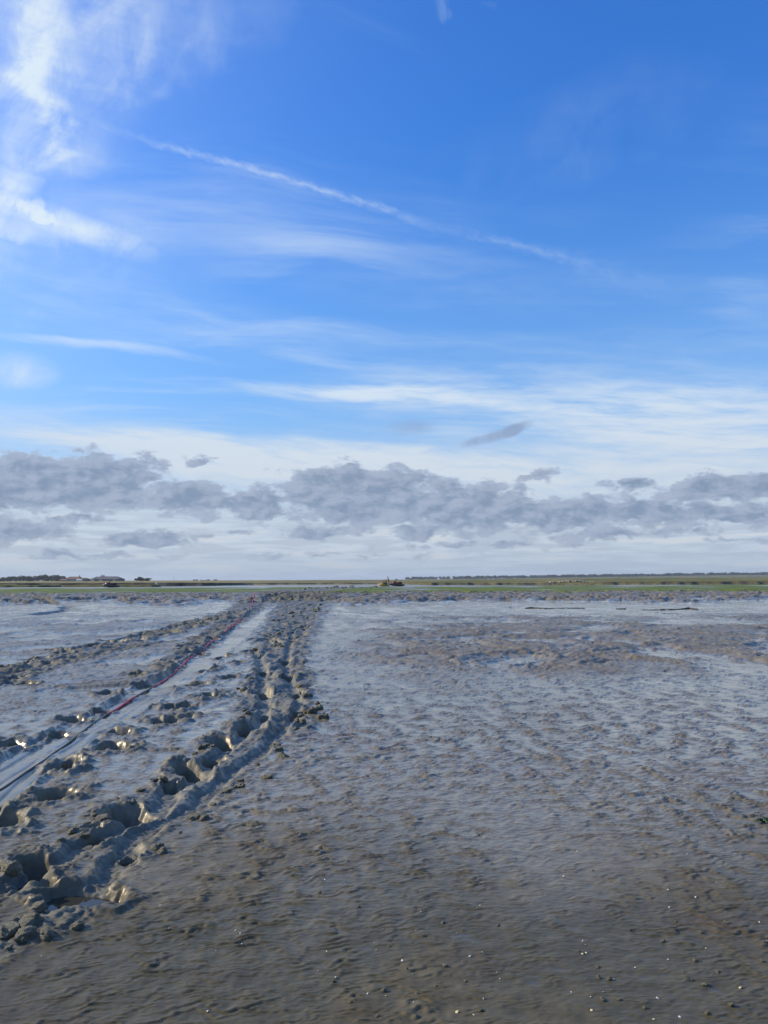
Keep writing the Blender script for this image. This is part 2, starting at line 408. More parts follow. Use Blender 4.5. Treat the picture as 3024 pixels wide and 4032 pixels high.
# ---- churned trails
def churn(pts_w, amp, seed, ycap=120, tex_s=1.0):
    """band of trodden mud: polyline of (px, py, half width in metres)"""
    global H, fresh
    pts = P([(a, b) for a, b, c in pts_w]); wd = [c for a, b, c in pts_w]
    y0, y1 = min(p[1] for p in pts) - 2, min(max(p[1] for p in pts) + 2, ycap + 20)
    s_ = rows_between(y0, y1); x, yy = GX[s_], GY[s_]
    d, al, sg = segdist(x + 0.12 * fbm(x * 2.2, yy * 1.6, seed, 2), yy + 0.12 * fbm(x * 2.2, yy * 1.6, seed + 4, 2), pts)
    cum_l = np.concatenate([[0], np.cumsum([math.hypot(b[0] - a[0], b[1] - a[1]) for a, b in zip(pts[:-1], pts[1:])])])
    w = np.interp(al, cum_l, wd).astype(np.float32)
    m = ss(1.05, 0.7, d / w)
    sc = tex_s
    q1 = ridge(x * 2.6 / sc, yy * 1.9 / sc, seed + 10, 3, 0.6)
    q2 = fbm(x * 1.7 / sc, yy * 1.0 / sc, seed + 20, 3, 0.55)
    q3 = ridge(x * 9, yy * 7, seed + 30, 2)
    b1 = billow(x * 2.3 / sc, yy * 1.5 / sc, seed + 10, 3, 0.5); b2 = billow(x * 8 / sc, yy * 6 / sc, seed + 30, 2)
    amp = amp * 0.6
    H[s_] += m * amp * (1.3 * (ss(0.1, 0.75, b1) - 0.5) + 0.55 * q2 + 0.35 * (b2 - 0.4))
    rimm = np.exp(-((d / w - 1.0) / 0.22) ** 2)
    H[s_] += rimm * amp * 0.7 * ss(0.15, 0.8, b1)
    fresh[s_] = np.maximum(fresh[s_], np.maximum(m, rimm * ss(0.3, 0.7, q1)))
churn([(1110, 2660, .42), (1110, 2580, .50), (1120, 2500, .75), (1170, 2430, 1.0), (1185, 2390, 1.5), (1190, 2360, 2.3), (1165, 2340, 3.2)], 0.085, 200, tex_s=1.4)
churn([(1150, 2336, 3.6), (1230, 2325, 4.0), (1330, 2318, 3.5), (1500, 2313, 3.0)], 0.17, 260, ycap=170, tex_s=4.0)
churn([(1080, 2860, .36), (1085, 2760, .42), (1105, 2660, .45)], 0.06, 300)
churn([(-200, 2740, .32), (60, 2650, .34), (250, 2585, .34), (450, 2540, .40), (600, 2506, .45), (740, 2468, .55), (860, 2436, .6), (960, 2405, .8), (1010, 2370, 1.2)], 0.095, 340, tex_s=1.5)
churn([(-100, 2720, .18), (60, 2692, .2), (200, 2630, .22), (420, 2575, .25), (640, 2530, .3)], 0.05, 380)
churn([(640, 2640, .2), (760, 2556, .3), (880, 2470, .4), (985, 2400, .6)], 0.07, 420)
churn([(330, 3575, .10), (200, 3640, .15), (60, 3700, .17), (-100, 3760, .2)], 0.016, 460, tex_s=0.5)

def groove(pts_px, width, depth, rim, seed, wet=0.0):
    """trough with thrown-up sides, as long as its polyline"""
    global H, fresh
    pts = P(pts_px)
    y0, y1 = min(p[1] for p in pts) - 1, max(p[1] for p in pts) + 1
    s_ = rows_between(y0, y1); x, yy = GX[s_], GY[s_]
    wx = x + 0.05 * fbm(x * 3.1, yy * 3.1, seed, 3); wy = yy + 0.05 * fbm(x * 3.1, yy * 3.1, seed + 5, 3)
    d, al, sg = segdist(wx, wy, pts)
    w = width * (1 + 0.28 * gn(al * 2.3, al * 0 + seed, seed))
    q = d / w
    t = ss(1.05, 0.45, q)
    rn = billow(x * 4.5, yy * 3.6, seed + 9, 3, 0.5); rb = gn(al * 2.6, sg * 3.3, seed + 2)
    rimv = np.exp(-(np.abs(q - 1.40) / 0.42) ** 3) * rim * 0.20 * np.clip(0.75 + 1.0 * rb, 0.1, 1.8) * (0.45 + 0.9 * ss(0.25, 0.9, rn))
    HOLE[s_] = np.maximum(HOLE[s_], depth * t * (1 + 0.25 * gn(al * 3.1, al * 0 + 9.0, seed + 3)))
    RIM[s_] = np.maximum(RIM[s_], rimv)
    fresh[s_] = np.maximum(fresh[s_], np.maximum(ss(1.9, 1.4, q) * ss(0.0, .3, rimv / rim + 0.1), t))
def foot(px, py, lx, ly, depth, rim, ang, seed):
    """one deep footprint: half length ly along its direction ang (degrees from +Y), half width lx"""
    global H, fresh
    cx, cy = gp(px, py)
    s_ = rows_between(cy - 3.2 * ly, cy + 3.2 * ly); x, yy = GX[s_], GY[s_]
    cols = np.where(np.abs(x[len(x) // 2] - cx) < 4.0 * ly + 0.02 * cy)[0]
    if len(cols) == 0: return
    c0, c1 = cols[0], cols[-1] + 1
    x, yy = x[:, c0:c1], yy[:, c0:c1]
    wx = x - cx + 0.045 * fbm(x * 5, yy * 5, seed, 3); wy = yy - cy + 0.045 * fbm(x * 5, yy * 5, seed + 4, 3)
    c, s = math.cos(R(ang)), math.sin(R(ang))
    a, b = wx * c - wy * s, wx * s + wy * c
    q = np.sqrt((a / lx) ** 2 + (b / ly) ** 2)
    th = np.arctan2(a / lx, b / ly)
    t = ss(1.0, 0.66, q)
    rn = billow(x * 6.0, yy * 5.0, seed + 9, 3, 0.5)
    ra = np.clip(0.75 + 1.1 * gn(np.cos(th) * 1.3 + seed, np.sin(th) * 1.3, seed + 1), 0.0, 1.9)
    rimv = np.exp(-(np.abs(q - 1.38) / 0.40) ** 3) * rim * 0.30 * ra * (0.4 + 1.0 * ss(0.2, 0.9, rn))
    HOLE[s_, c0:c1] = np.maximum(HOLE[s_, c0:c1], 1.12 * depth * t * (0.85 + 0.3 * (b / ly)))
    RIM[s_, c0:c1] = np.maximum(RIM[s_, c0:c1], rimv)
    fresh[s_, c0:c1] = np.maximum(fresh[s_, c0:c1], np.maximum(t, ss(1.9, 1.45, q) * ss(0.0, 0.25, rimv / rim + 0.05)))

# two troughs worn by walking, then the single prints
groove([(40, 3490), (150, 3415), (270, 3370), (368, 3300), (500, 3250), (640, 3175), (668, 3110), (760, 3080), (838, 2995), (900, 2950), (968, 2880), (1030, 2838), (1045, 2760), (1030, 2700), (1035, 2640), (1000, 2560)], 0.10, 0.042, 0.018, 500)
groove([(230, 3560), (330, 3520), (430, 3450), (505, 3365), (520, 3310), (610, 3250), (720, 3200), (805, 3130), (880, 3070), (960, 3010), (1080, 2910), (1165, 2830), (1180, 2750), (1135, 2680), (1125, 2610), (1140, 2540), (1155, 2480)], 0.085, 0.036, 0.016, 520)
feet = [(139, 3405, .10, .19, .12, .06, -50), (506, 3200, .15, .24, .14, .05, -35), (368, 3294, .07, .11, .16, .04, -40), (681, 3098, .09, .13, .15, .06, -35), (742, 3036, .13, .22, .13, .09, -30),
        (838, 2992, .09, .14, .16, .06, -30), (868, 2930, .14, .24, .14, .09, -20), (970, 2874, .14, .22, .17, .10, -30), (1047, 2822, .10, .22, .10, .07, -5), (1033, 2734, .13, .26, .15, .10, 0),
        (1172, 2735, .09, .30, .15, .10, 8), (1180, 2812, .10, .25, .12, .08, 10), (1129, 2676, .11, .26, .15, .09, 0), (1033, 2647, .11, .25, .14, .09, 0), (1124, 2608, .12, .28, .15, .09, 0), (1037, 2584, .12, .28, .14, .09, 0),
        (984, 2570, .13, .26, .13, .09, 0), (1153, 2522, .13, .36, .15, .09, 0), (1052, 2536, .13, .34, .15, .09, 0), (999, 2522, .13, .34, .15, .09, 0), (1100, 2484, .15, .42, .15, .09, 0), (1190, 2470, .15, .45, .15, .09, 0),
        (883, 2589, .13, .26, .16, .06, 10), (825, 2642, .14, .24, .16, .07, 10), (941, 2613, .12, .24, .15, .08, 0), (907, 2671, .14, .24, .14, .08, 20), (758, 2700, .19, .24, .18, .05, 10), (825, 2743, .17, .25, .15, .09, 20),
        (719, 2787, .15, .22, .15, .09, 30), (700, 2835, .14, .2, .12, .08, 40), (675, 2792, .13, .2, .16, .09, -40), (641, 2845, .14, .22, .15, .08, -40), (470, 2885, .13, .2, .16, .08, -40), (446, 2946, .17, .2, .14, .08, -50), (280, 3000, .11, .16, .15, .08, -40),
        (248, 3022, .12, .18, .15, .09, -40), (217, 3129, .17, .15, .12, .07, -60), (18, 3231, .12, .2, .14, .08, -40), (540, 2666, .12, .24, .16, .07, -30), (660, 2613, .12, .26, .15, .08, -20), (419, 2739, .14, .22, .16, .09, -30), (405, 2798, .10, .12, .12, .04, -60),
        (289, 2835, .18, .16, .14, .07, -60), (226, 2893, .12, .13, .15, .05, -60), (29, 2936, .18, .18, .15, .08, -50), (560, 2702, .2, .1, .10, .05, -60), (660, 2640, .15, .14, .13, .07, -40), (723, 2570, .13, .28, .14, .08, -20),
        (14, 2637, .16, .3, .15, .07, -50), (145, 2604, .16, .36, .16, .07, -60), (241, 2570, .18, .42, .15, .07, -60), (386, 2551, .16, .36, .15, .07, -60), (458, 2531, .18, .5, .15, .07, -50), (554, 2517, .18, .45, .15, .07, -50), (675, 2493, .18, .5, .16, .08, -40), (747, 2469, .2, .5, .16, .08, -40),
        (101, 2705, .14, .2, .13, .05, -50), (63, 2681, .12, .2, .13, .05, -50), (193, 2628, .12, .2, .12, .05, -50), (806, 2450, .22, .6, .17, .09, -40), (869, 2435, .22, .6, .17, .09, -30), (941, 2416, .25, .7, .18, .09, -20), (960, 2403, .25, .7, .18, .09, 0),
        (790, 2575, .12, .25, .13, .07, -20), (840, 2520, .15, .32, .14, .08, -20), (60, 3480, .06, .08, .06, .04, 0)]
for i, f in enumerate(feet): foot(*f, 600 + i * 13)
# extra random prints along the far trail
for i in range(46):
    py = 2345 + 190 * random.random() ** 1.6
    cx = np.interp(py, [2340, 2400, 2450, 2530], [1175, 1190, 1165, 1100]); hw = np.interp(py, [2340, 2400, 2450, 2530], [110, 75, 75, 95])
    foot(cx + random.uniform(-hw, hw), py, random.uniform(.12, .2), random.uniform(.25, .5), random.uniform(.1, .18), random.uniform(.07, .13), random.uniform(-30, 30), 2000 + i * 17)
hk = ss(0.0, 0.05, HOLE)
H = H * (1 - 0.6 * hk) + RIM * (1 - hk) - HOLE
fc = np.clip(fresh * 1.4, 0, 1) * (1 - ss(0.03, 0.07, HOLE) * 0.7)
H += fc * (0.013 * (billow(GX / 0.085, GY / 0.075, 700, 3, 0.6) - 0.45) + 0.010 * (ridge(GX / 0.07, GY / 0.06, 705, 2) - 0.5) + 0.016 * ss(6, 14, GY) * (billow(GX / 0.24, GY / 0.2, 710, 3, 0.6) - 0.45) + 0.04 * ss(18, 40, GY) * (billow(GX / 0.7, GY / 0.6, 720, 3, .6) - .45))
# hollow of the two pools in the foreground
POOLS = [((325, 3527), 0.21, 0.075, -22, -0.048), ((142, 3460), 0.13, 0.045, -30, -0.062), ((512, 3372), 0.05, 0.03, -10, -0.045), ((360, 3262), .05, .03, 0, -.012)]
for (px, py), la, lb, ang, lvl in POOLS:
    cx, cy = gp(px, py); s_ = rows_between(cy - .8, cy + .8); x, yy = GX[s_] - cx, GY[s_] - cy
    x = x + 0.03 * fbm(GX[s_] * 9, GY[s_] * 9, 77, 3); yy = yy + 0.03 * fbm(GX[s_] * 9, GY[s_] * 9, 78, 3)
    a, b = x * math.cos(R(ang)) + yy * math.sin(R(ang)), yy * math.cos(R(ang)) - x * math.sin(R(ang))
    q = np.sqrt((a / la) ** 2 + (b / (lb * 1.6)) ** 2)
    t = ss(1.15, 0.75, q)
    H[s_] = H[s_] * (1 - t) + t * (lvl - 0.02)
    H[s_] += 0.02 * np.exp(-((q - 1.35) / 0.25) ** 2) * ss(0.2, .8, ridge(GX[s_] * 9, GY[s_] * 9, 79, 2))

# ---- how wet, how brown, how green
WET = WET * (1 - 0.92 * np.clip(fresh * 1.3, 0, 1)) * (1 - 0.8 * bank_zone)
WET = np.maximum(WET, 0.55 * ss(0.02, 0.07, HOLE) * ss(-0.5, 0.4, fbm(GX * 2.0, GY * 1.5, 133, 2)))
WET = np.maximum(WET, STRIP * 0.7 * ss(0.3, -0.2, fresh - .5))
WET = np.where(alg_zone > 0.5, WET * 0.4, WET)
slope = np.hypot(np.gradient(H, axis=0) / np.gradient(GY, axis=0), np.gradient(H, axis=1) / np.gradient(GX, axis=1))
WET = WET * np.where(HOLE > 0.01, ss(0.5, 0.15, slope), 1.0)
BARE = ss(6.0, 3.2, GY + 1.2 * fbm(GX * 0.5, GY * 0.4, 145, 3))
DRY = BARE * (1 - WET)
BROWN = np.clip(humh * 1.1 + bank_zone * 0.9 + 0.35 * ss(0.0, 0.6, fbm(GX * 0.9, GY * 0.6, 140, 3)), 0, 1)
ALG = alg_zone * np.clip(0.75 + 1.1 * fbm(GX * 0.11, GY * 0.045, 150, 4) + 0.5 * ss(150, 100, GY), 0, 1) * (1 - 0.85 * ss(140, 152, GY + 5 * warpx) * ss(0.30, 0.0, GX / RY[:, None]))
ALG = np.maximum(ALG, 0.75 * bank_zone * ss(0.45, 0.8, fbm(GX * 0.22, GY * 0.09, 157, 3)) * ss(60, 76, GY))
ALG = ALG * (1 - 0.9 * np.clip(fresh, 0, 1))

# ------------------------------------------------------------------ mesh helpers
def link(o): COL.objects.link(o); return o
def grid_mesh(name, gx, gy, gz, attrs=None):
    nr, nc = gx.shape
    me = bpy.data.meshes.new(name)
    co = np.stack([gx, gy, gz], -1).astype(np.float32).reshape(-1)
    me.vertices.add(nr * nc); me.vertices.foreach_set('co', co)
    i = np.arange(nr - 1)[:, None] * nc + np.arange(nc - 1)[None, :]
    q = np.stack([i, i + 1, i + nc + 1, i + nc], -1).reshape(-1).astype(np.int32)
    nq = (nr - 1) * (nc - 1)
    me.loops.add(nq * 4); me.loops.foreach_set('vertex_index', q)
    me.polygons.add(nq); me.polygons.foreach_set('loop_start', np.arange(0, nq * 4, 4, dtype=np.int32))
    me.update(calc_edges=True)
    me.polygons.foreach_set('use_smooth', np.ones(nq, bool))
    for k, v in (attrs or {}).items():
        a = me.attributes.new(k, 'FLOAT', 'POINT'); a.data.foreach_set('value', np.ascontiguousarray(v, np.float32).reshape(-1))
    return me
def new_mat(name):
    m = bpy.data.materials.new(name); m.use_nodes = True; t = m.node_tree
    return m, t, t.nodes['Principled BSDF']
def setin(t, sock, v):
    if isinstance(v, Ex): t.links.new(v.s, sock)
    elif hasattr(v, 'is_linked'): t.links.new(v, sock)
    elif isinstance(v, (tuple, list)): sock.default_value = (*v, 1.0)
    else: sock.default_value = v
def plain(name, c, rough=0.6, metal=0.0, var=0.25, scale=6.0, spec=0.5):
    """paint or cloth with uneven tone"""
    m, t, b = new_mat(name)
    tcn = t.nodes.new('ShaderNodeTexCoord')
    n = nz(t, tcn.outputs['Object'], scale, 4)
    k = n.sm(0.25, 0.75, 1 - var, 1 + var)
    cc = mixc(t, 1.0, c, (1, 1, 1), 'MULTIPLY')
    nn = t.nodes.new('ShaderNodeVectorMath'); nn.operation = 'SCALE'; nn.inputs[0].default_value = c
    t.links.new(k.s, nn.inputs['Scale']); t.links.new(nn.outputs[0], b.inputs['Base Color'])
    setin(t, b.inputs['Roughness'], n.sm(0.2, 0.8, max(rough - .1, 0), min(rough + .1, 1)))
    b.inputs['Metallic'].default_value = metal; b.inputs['Specular IOR Level'].default_value = spec
    return m

# ------------------------------------------------------------------ mud
mud, t, b = new_mat('wet_mud')
geo = t.nodes.new('ShaderNodeNewGeometry')
pos = geo.outputs['Position']
w_, f_, br_, al_ = attr(t, 'wet'), attr(t, 'fresh'), attr(t, 'brown'), attr(t, 'algae')
n_big = nz(t, pos, 0.9, 5); n_mid = nz(t, pos, 7.0, 6, 0.6); n_fin = nz(t, pos, 60.0, 5, 0.65)
n_tint = nz(t, pos, 1.7, 4)
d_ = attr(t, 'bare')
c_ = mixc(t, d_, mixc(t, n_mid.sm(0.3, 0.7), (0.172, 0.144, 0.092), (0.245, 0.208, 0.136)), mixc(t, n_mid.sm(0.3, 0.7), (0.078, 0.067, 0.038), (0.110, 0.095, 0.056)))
c_ = mixc(t, n_big.sm(0.5, 0.72) * 0.5, c_, mixc(t, d_, (0.155, 0.108, 0.075), (0.098, 0.070, 0.048)))          # reddish film of diatoms
c_ = mixc(t, n_tint.sm(0.56, 0.75) * 0.4, c_, mixc(t, d_, (0.125, 0.122, 0.070), (0.072, 0.074, 0.042)))
c_ = mixc(t, br_ * 0.75, c_, mixc(t, n_mid.sm(0.35, 0.65), (0.150, 0.126, 0.088), (0.225, 0.190, 0.132)))
c_ = mixc(t, f_.clamp() * 0.9, c_, mixc(t, n_mid.sm(0.35, 0.7), (0.112, 0.110, 0.088), (0.190, 0.186, 0.150)))
c_ = mixc(t, n_fin.sm(0.62, 0.75) * 0.25, c_, (0.19, 0.165, 0.115))
n_alg = nz(t, pos, 0.35, 6, 0.65)
c_ = mixc(t, (al_ * 1.5 * n_alg.sm(0.3, 0.6)).clamp(), c_, mixc(t, n_alg.sm(0.42, 0.62), (0.070, 0.110, 0.010), (0.165, 0.215, 0.022)))
setin(t, b.inputs['Base Color'], c_)
ro = (0.15 + attr(t, 'dry') * 0.20 - w_ * 0.10 + f_.clamp() * 0.34 + br_ * 0.26 + al_.clamp() * 0.55 + (n_big - 0.5) * 0.20).mx(0.05)
setin(t, b.inputs['Roughness'], ro)
b.inputs['IOR'].default_value = 1.56
b.inputs['Specular Tint'].default_value = (1.0, 0.84, 0.62, 1)
setin(t, b.inputs['Specular IOR Level'], (0.5 - al_.clamp() * 0.4 - f_.clamp() * 0.15 - br_ * 0.3 - attr(t, 'dry') * 0.33).mx(0.08))
mpb = t.nodes.new('ShaderNodeMapping'); mpb.inputs['Scale'].default_value = (0.55, 1.3, 1); t.links.new(pos, mpb.inputs[0])
bh = n_fin * 0.0018 + nz(t, mpb.outputs[0], 26.0, 4, 0.6) * 0.0036 + n_mid * (f_.clamp() * 0.006)
bp = t.nodes.new('ShaderNodeBump'); bp.inputs['Distance'].default_value = 1.0
setin(t, bp.inputs['Height'], bh); setin(t, bp.inputs['Strength'], (1.0 - w_ * 0.8) * (0.55 + f_.clamp() * 0.5))
t.links.new(bp.outputs[0], b.inputs['Normal'])

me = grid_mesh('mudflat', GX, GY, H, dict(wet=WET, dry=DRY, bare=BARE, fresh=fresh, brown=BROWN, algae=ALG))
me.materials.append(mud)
mudflat = link(bpy.data.objects.new('mudflat', me)); mudflat['kind'] = 'structure'
def hz_at(x, yv):
    i = int(np.clip(np.searchsorted(rows, yv) - 1, 0, NR - 2)); fy = (yv - rows[i]) / (rows[i + 1] - rows[i])
    def rowv(k):
        return np.interp(x / RY[k], tc_, H[k])
    return float(rowv(i) * (1 - fy) + rowv(i + 1) * fy)
#@@REST@@
def tag(o, label, cat, group=None):
    o['label'] = label; o['category'] = cat
    if group: o['group'] = group
    return o
def empty(name, loc, rz=0.0):
    o = bpy.data.objects.new(name, None); o.location = loc; o.rotation_euler = (0, 0, rz); o.empty_display_size = 0.2
    return link(o)
def obj(name, me, mat=None, parent=None, smooth=True):
    if isinstance(me, bmesh.types.BMesh):
        bm = me; me = bpy.data.meshes.new(name); bmesh.ops.recalc_face_normals(bm, faces=bm.faces); bm.to_mesh(me); bm.free()
        if smooth:
            for p in me.polygons: p.use_smooth = True
    if mat and not me.materials: me.materials.append(mat)
    o = bpy.data.objects.new(name, me); link(o)
    if parent: o.parent = parent
    return o
def dup(root):
    r = root.copy(); link(r)
    for ch in list(root.children):
        c = ch.copy(); link(c); c.parent = r
    return r
def tube(bm, pts, rad, seg=8, cap=True):
    pts = [Vector(p) for p in pts]; rings = []
    for i, p in enumerate(pts):
        d = (pts[min(i + 1, len(pts) - 1)] - pts[max(i - 1, 0)]).normalized()
        up = Vector((0, 0, 1)) if abs(d.z) < 0.9 else Vector((1, 0, 0))
        a = d.cross(up).normalized(); b_ = a.cross(d)
        r = rad[i] if isinstance(rad, (list, tuple)) else rad
        rings.append([bm.verts.new(p + (a * math.cos(k * 2 * math.pi / seg) + b_ * math.sin(k * 2 * math.pi / seg)) * r) for k in range(seg)])
    for r0, r1 in zip(rings[:-1], rings[1:]):
        for k in range(seg): bm.faces.new((r0[k], r0[(k + 1) % seg], r1[(k + 1) % seg], r1[k]))
    if cap: bm.faces.new(rings[0]); bm.faces.new(rings[-1])
def box(bm, c, s, rz=0.0, bev=0.0):
    M = Matrix.Translation(c) @ Matrix.Rotation(rz, 4, 'Z') @ Matrix.Diagonal((*s, 1))
    r = bmesh.ops.create_cube(bm, size=1, matrix=M)
    if bev: bmesh.ops.bevel(bm, geom=list({e for v in r['verts'] for e in v.link_edges}), offset=bev, segments=2, affect='EDGES')
def loft(bm, secs, closed=True):
    rings = [[bm.verts.new(p) for p in s] for s in secs]; n = len(rings[0])
    for a, b_ in zip(rings[:-1], rings[1:]):
        for k in range(n if closed else n - 1): bm.faces.new((a[k], a[(k + 1) % n], b_[(k + 1) % n], b_[k]))
    bm.faces.new(rings[0]); bm.faces.new(rings[-1])

# ------------------------------------------------------------------ pools of water in the trodden mud, and the river
water, t, b = new_mat('shallow_water')
geo = t.nodes.new('ShaderNodeNewGeometry')
b.inputs['Base Color'].default_value = (0.045, 0.043, 0.032, 1); b.inputs['Roughness'].default_value = 0.04; b.inputs['IOR'].default_value = 1.33
bp = t.nodes.new('ShaderNodeBump'); bp.inputs['Strength'].default_value = 0.05; bp.inputs['Distance'].default_value = 0.02
setin(t, bp.inputs['Height'], nz(t, geo.outputs['Position'], 14.0, 3)); t.links.new(bp.outputs[0], b.inputs['Normal'])
for (px, py), la, lb, ang, lvl_ in POOLS:
    cx, cy = gp(px, py); bm = bmesh.new(); c, s = math.cos(R(ang)), math.sin(R(ang))
    vs = []
    for k in range(40):
        th = k / 40 * 2 * math.pi; k1 = 1.12 + 0.1 * mnoise.noise((math.cos(th) * 2, math.sin(th) * 2, px))
        a_, b_ = la * k1 * math.cos(th), lb * 1.6 * k1 * math.sin(th)
        vs.append(bm.verts.new((cx + a_ * c - b_ * s, cy + a_ * s + b_ * c, lvl_)))
    f = bm.faces.new(vs)
    p = obj('puddle', bm, water, smooth=False); p['kind'] = 'structure'

river_m, t, b = new_mat('river_water')
geo = t.nodes.new('ShaderNodeNewGeometry')
mp = t.nodes.new('ShaderNodeMapping'); mp.inputs['Scale'].default_value = (0.5, 0.9, 1); t.links.new(geo.outputs['Position'], mp.inputs[0])
n1 = nz(t, mp.outputs[0], 1.4, 5, 0.6); n2 = nz(t, mp.outputs[0], 0.07, 4)
setin(t, b.inputs['Base Color'], mixc(t, n2.sm(0.4, 0.6), (0.13, 0.125, 0.085), (0.16, 0.15, 0.10)))
setin(t, b.inputs['Roughness'], n2.sm(0.35, 0.65, 0.30, 0.16)); b.inputs['IOR'].default_value = 1.33
bp = t.nodes.new('ShaderNodeBump'); bp.inputs['Strength'].default_value = 0.35; bp.inputs['Distance'].default_value = 0.1
setin(t, bp.inputs['Height'], n1); t.links.new(bp.outputs[0], b.inputs['Normal'])
ys_ = np.linspace(140, 275, 60); ts_ = np.linspace(-2.4, 2.4, 60)
wx_, wy_ = ys_[:, None] * ts_[None, :], np.repeat(ys_[:, None], 60, 1)
me = grid_mesh('river', wx_, wy_, np.full_like(wx_, -0.13)); me.materials.append(river_m)
o = link(bpy.data.objects.new('river', me)); o['kind'] = 'structure'

# ------------------------------------------------------------------ the land beyond the river
fr = [150.0]
while fr[-1] < 9000: fr.append(fr[-1] + (0.55 if fr[-1] < 300 else (2.5 if fr[-1] < 460 else 0.02 * fr[-1])))
fr = np.array(fr); ft = np.linspace(-0.72, 0.72, 620)
ft = np.concatenate([-np.array([3.0, 2.2, 1.6, 1.2, .95, .82]), ft, np.array([.82, .95, 1.2, 1.6, 2.2, 3.0])])
FX = (fr[:, None] * ft[None, :]).astype(np.float32); FY = np.repeat(fr[:, None], len(ft), 1).astype(np.float32); FT = FX / FY
kx = [-1, -.5, -.30, -.235, -.17, -.05, .03, .06, .2, .35, .5, 1]
YB = np.interp(FT, kx, [205, 212, 218, 224, 250, 262, 262, 222, 205, 184, 178, 175])
HB = np.interp(FT, kx, [.85, .88, .86, .80, .50, .50, .50, .55, .55, .66, .72, .8])
en = fbm(FX * 0.06, FX * 0 + 2.5, 210, 4, 0.6)
blk = gn(FX * 0.45, FX * 0 + 1.5, 220) * ss(0.04, 0.12, FT)          # slumped blocks on the right
yb2 = YB + 5 * en + blk * 0.6
front = ss(-1.6, 0.5, FY - yb2)
slope_l = ss(-0.20, -0.26, FT)
front = front * (1 - slope_l) + slope_l * ss(-7, 0.5, FY - yb2)
fld = 0.10 * fbm(FX * 0.05, FY * 0.04, 230, 4) + 0.10 * np.abs(fbm(FX * 0.5, FY * 0.22, 236, 2)) * ss(500, 250, FY)
dyke = 0.9 * ss(0.02, 0.30, FT) * ss(330, 420, FY) + 0.25 * ss(400, 500, FY) * ss(-.3, 0, FT)
hill = 9.0 * ss(0.03, 0.55, FT) * ss(1100, 2700, FY) * (1 + 0.25 * fbm(FX * 0.0012, FY * 0.001, 240, 2)) + 1.5 * ss(0, .1, FT) * ss(1500, 2600, FY)
bed = -0.5 + 0.42 * ss(-30, -16, FY - yb2) * ss(-.24, -.16, FT) * ss(0.06, 0.02, FT)
isl_n = fbm(FX * 0.045, FY * 0.10, 250, 3, 0.55)
isl = ss(0.0, 0.10, isl_n + 0.25 - 1.6 * ss(6, 13, np.abs(FY - 198)) - 3.0 * ss(-.30, -.265, FT)) * ss(0.8, 0.5, -FT)
isl = np.maximum(isl, ss(6.5, 4.5, np.abs(FY - 200 + 2 * en)) * ss(-0.405, -0.395, FT + 0.004 * en) * ss(-0.325, -0.335, FT + .004 * en))
FZ = bed + front * (HB + fld + dyke + hill - bed) + isl * (1 - front) * (0.38 + 0.10 * fbm(FX * .3, FY * .2, 255, 2) - bed)
GR = np.clip(np.maximum(ss(0.965, 1.0, front), isl * ss(0.75, 0.98, isl)), 0, 1)
STRAW = np.clip(0.5 + 0.9 * fbm(FX * 0.02, FY * 0.016, 260, 4) - 0.35 * ss(0, .1, FT) + 0.75 * ss(-.1, -.25, FT) * ss(225, 232, FY), 0, 1) * (1 - isl * (1 - front))
SAND = ss(-0.16, -0.10, FZ) * (1 - front) * (1 - isl) * ss(-.26, -.16, FT)
far_m, t, b = new_mat('salt_marsh_ground')
geo = t.nodes.new('ShaderNodeNewGeometry'); pos = geo.outputs['Position']
na, nb2 = nz(t, pos, 0.12, 6, 0.65), nz(t, pos, 0.02, 5)
gr, stw, sand = attr(t, 'grass'), attr(t, 'straw'), attr(t, 'sand')
c_ = mixc(t, na.sm(0.35, 0.65), (0.030, 0.027, 0.018), (0.060, 0.052, 0.034))
c_ = mixc(t, sand * 0.9, c_, (0.30, 0.25, 0.16))
gc = mixc(t, na.sm(0.38, 0.62), (0.085, 0.092, 0.022), (0.150, 0.145, 0.040))
gc = mixc(t, (stw * na.sm(0.25, 0.6)).clamp(), gc, (0.30, 0.24, 0.10))
gc = mixc(t, nb2.sm(0.55, 0.7) * 0.5, gc, (0.20, 0.16, 0.075))
c_ = mixc(t, gr, c_, gc)
setin(t, b.inputs['Base Color'], c_); b.inputs['Roughness'].default_value = 0.9; b.inputs['Specular IOR Level'].default_value = 0.15
me = grid_mesh('salt_marsh', FX, FY, FZ, dict(grass=GR, straw=STRAW, sand=SAND)); me.materials.append(far_m)
o = link(bpy.data.objects.new('salt_marsh', me)); o['kind'] = 'structure'
def far_z(x, yv):
    i = int(np.clip(np.searchsorted(fr, yv) - 1, 0, len(fr) - 2)); k = (yv - fr[i]) / (fr[i + 1] - fr[i])
    return float(np.interp(x / yv, ft, FZ[i]) * (1 - k) + np.interp(x / yv, ft, FZ[i + 1]) * k)
def far_pt(px, yv):
    v = at_y(px, 2285, yv); return Vector((v.x, yv, far_z(v.x, yv)))
# deep ground under everything, out to the horizon
g_m = plain('far_ground', (0.10, 0.09, 0.05), 0.9, scale=0.01)
bm = bmesh.new(); bmesh.ops.create_grid(bm, x_segments=8, y_segments=8, size=12000)
o = obj('ground', bm, g_m, smooth=False); o.location = (0, 0, -0.9); o['kind'] = 'structure'

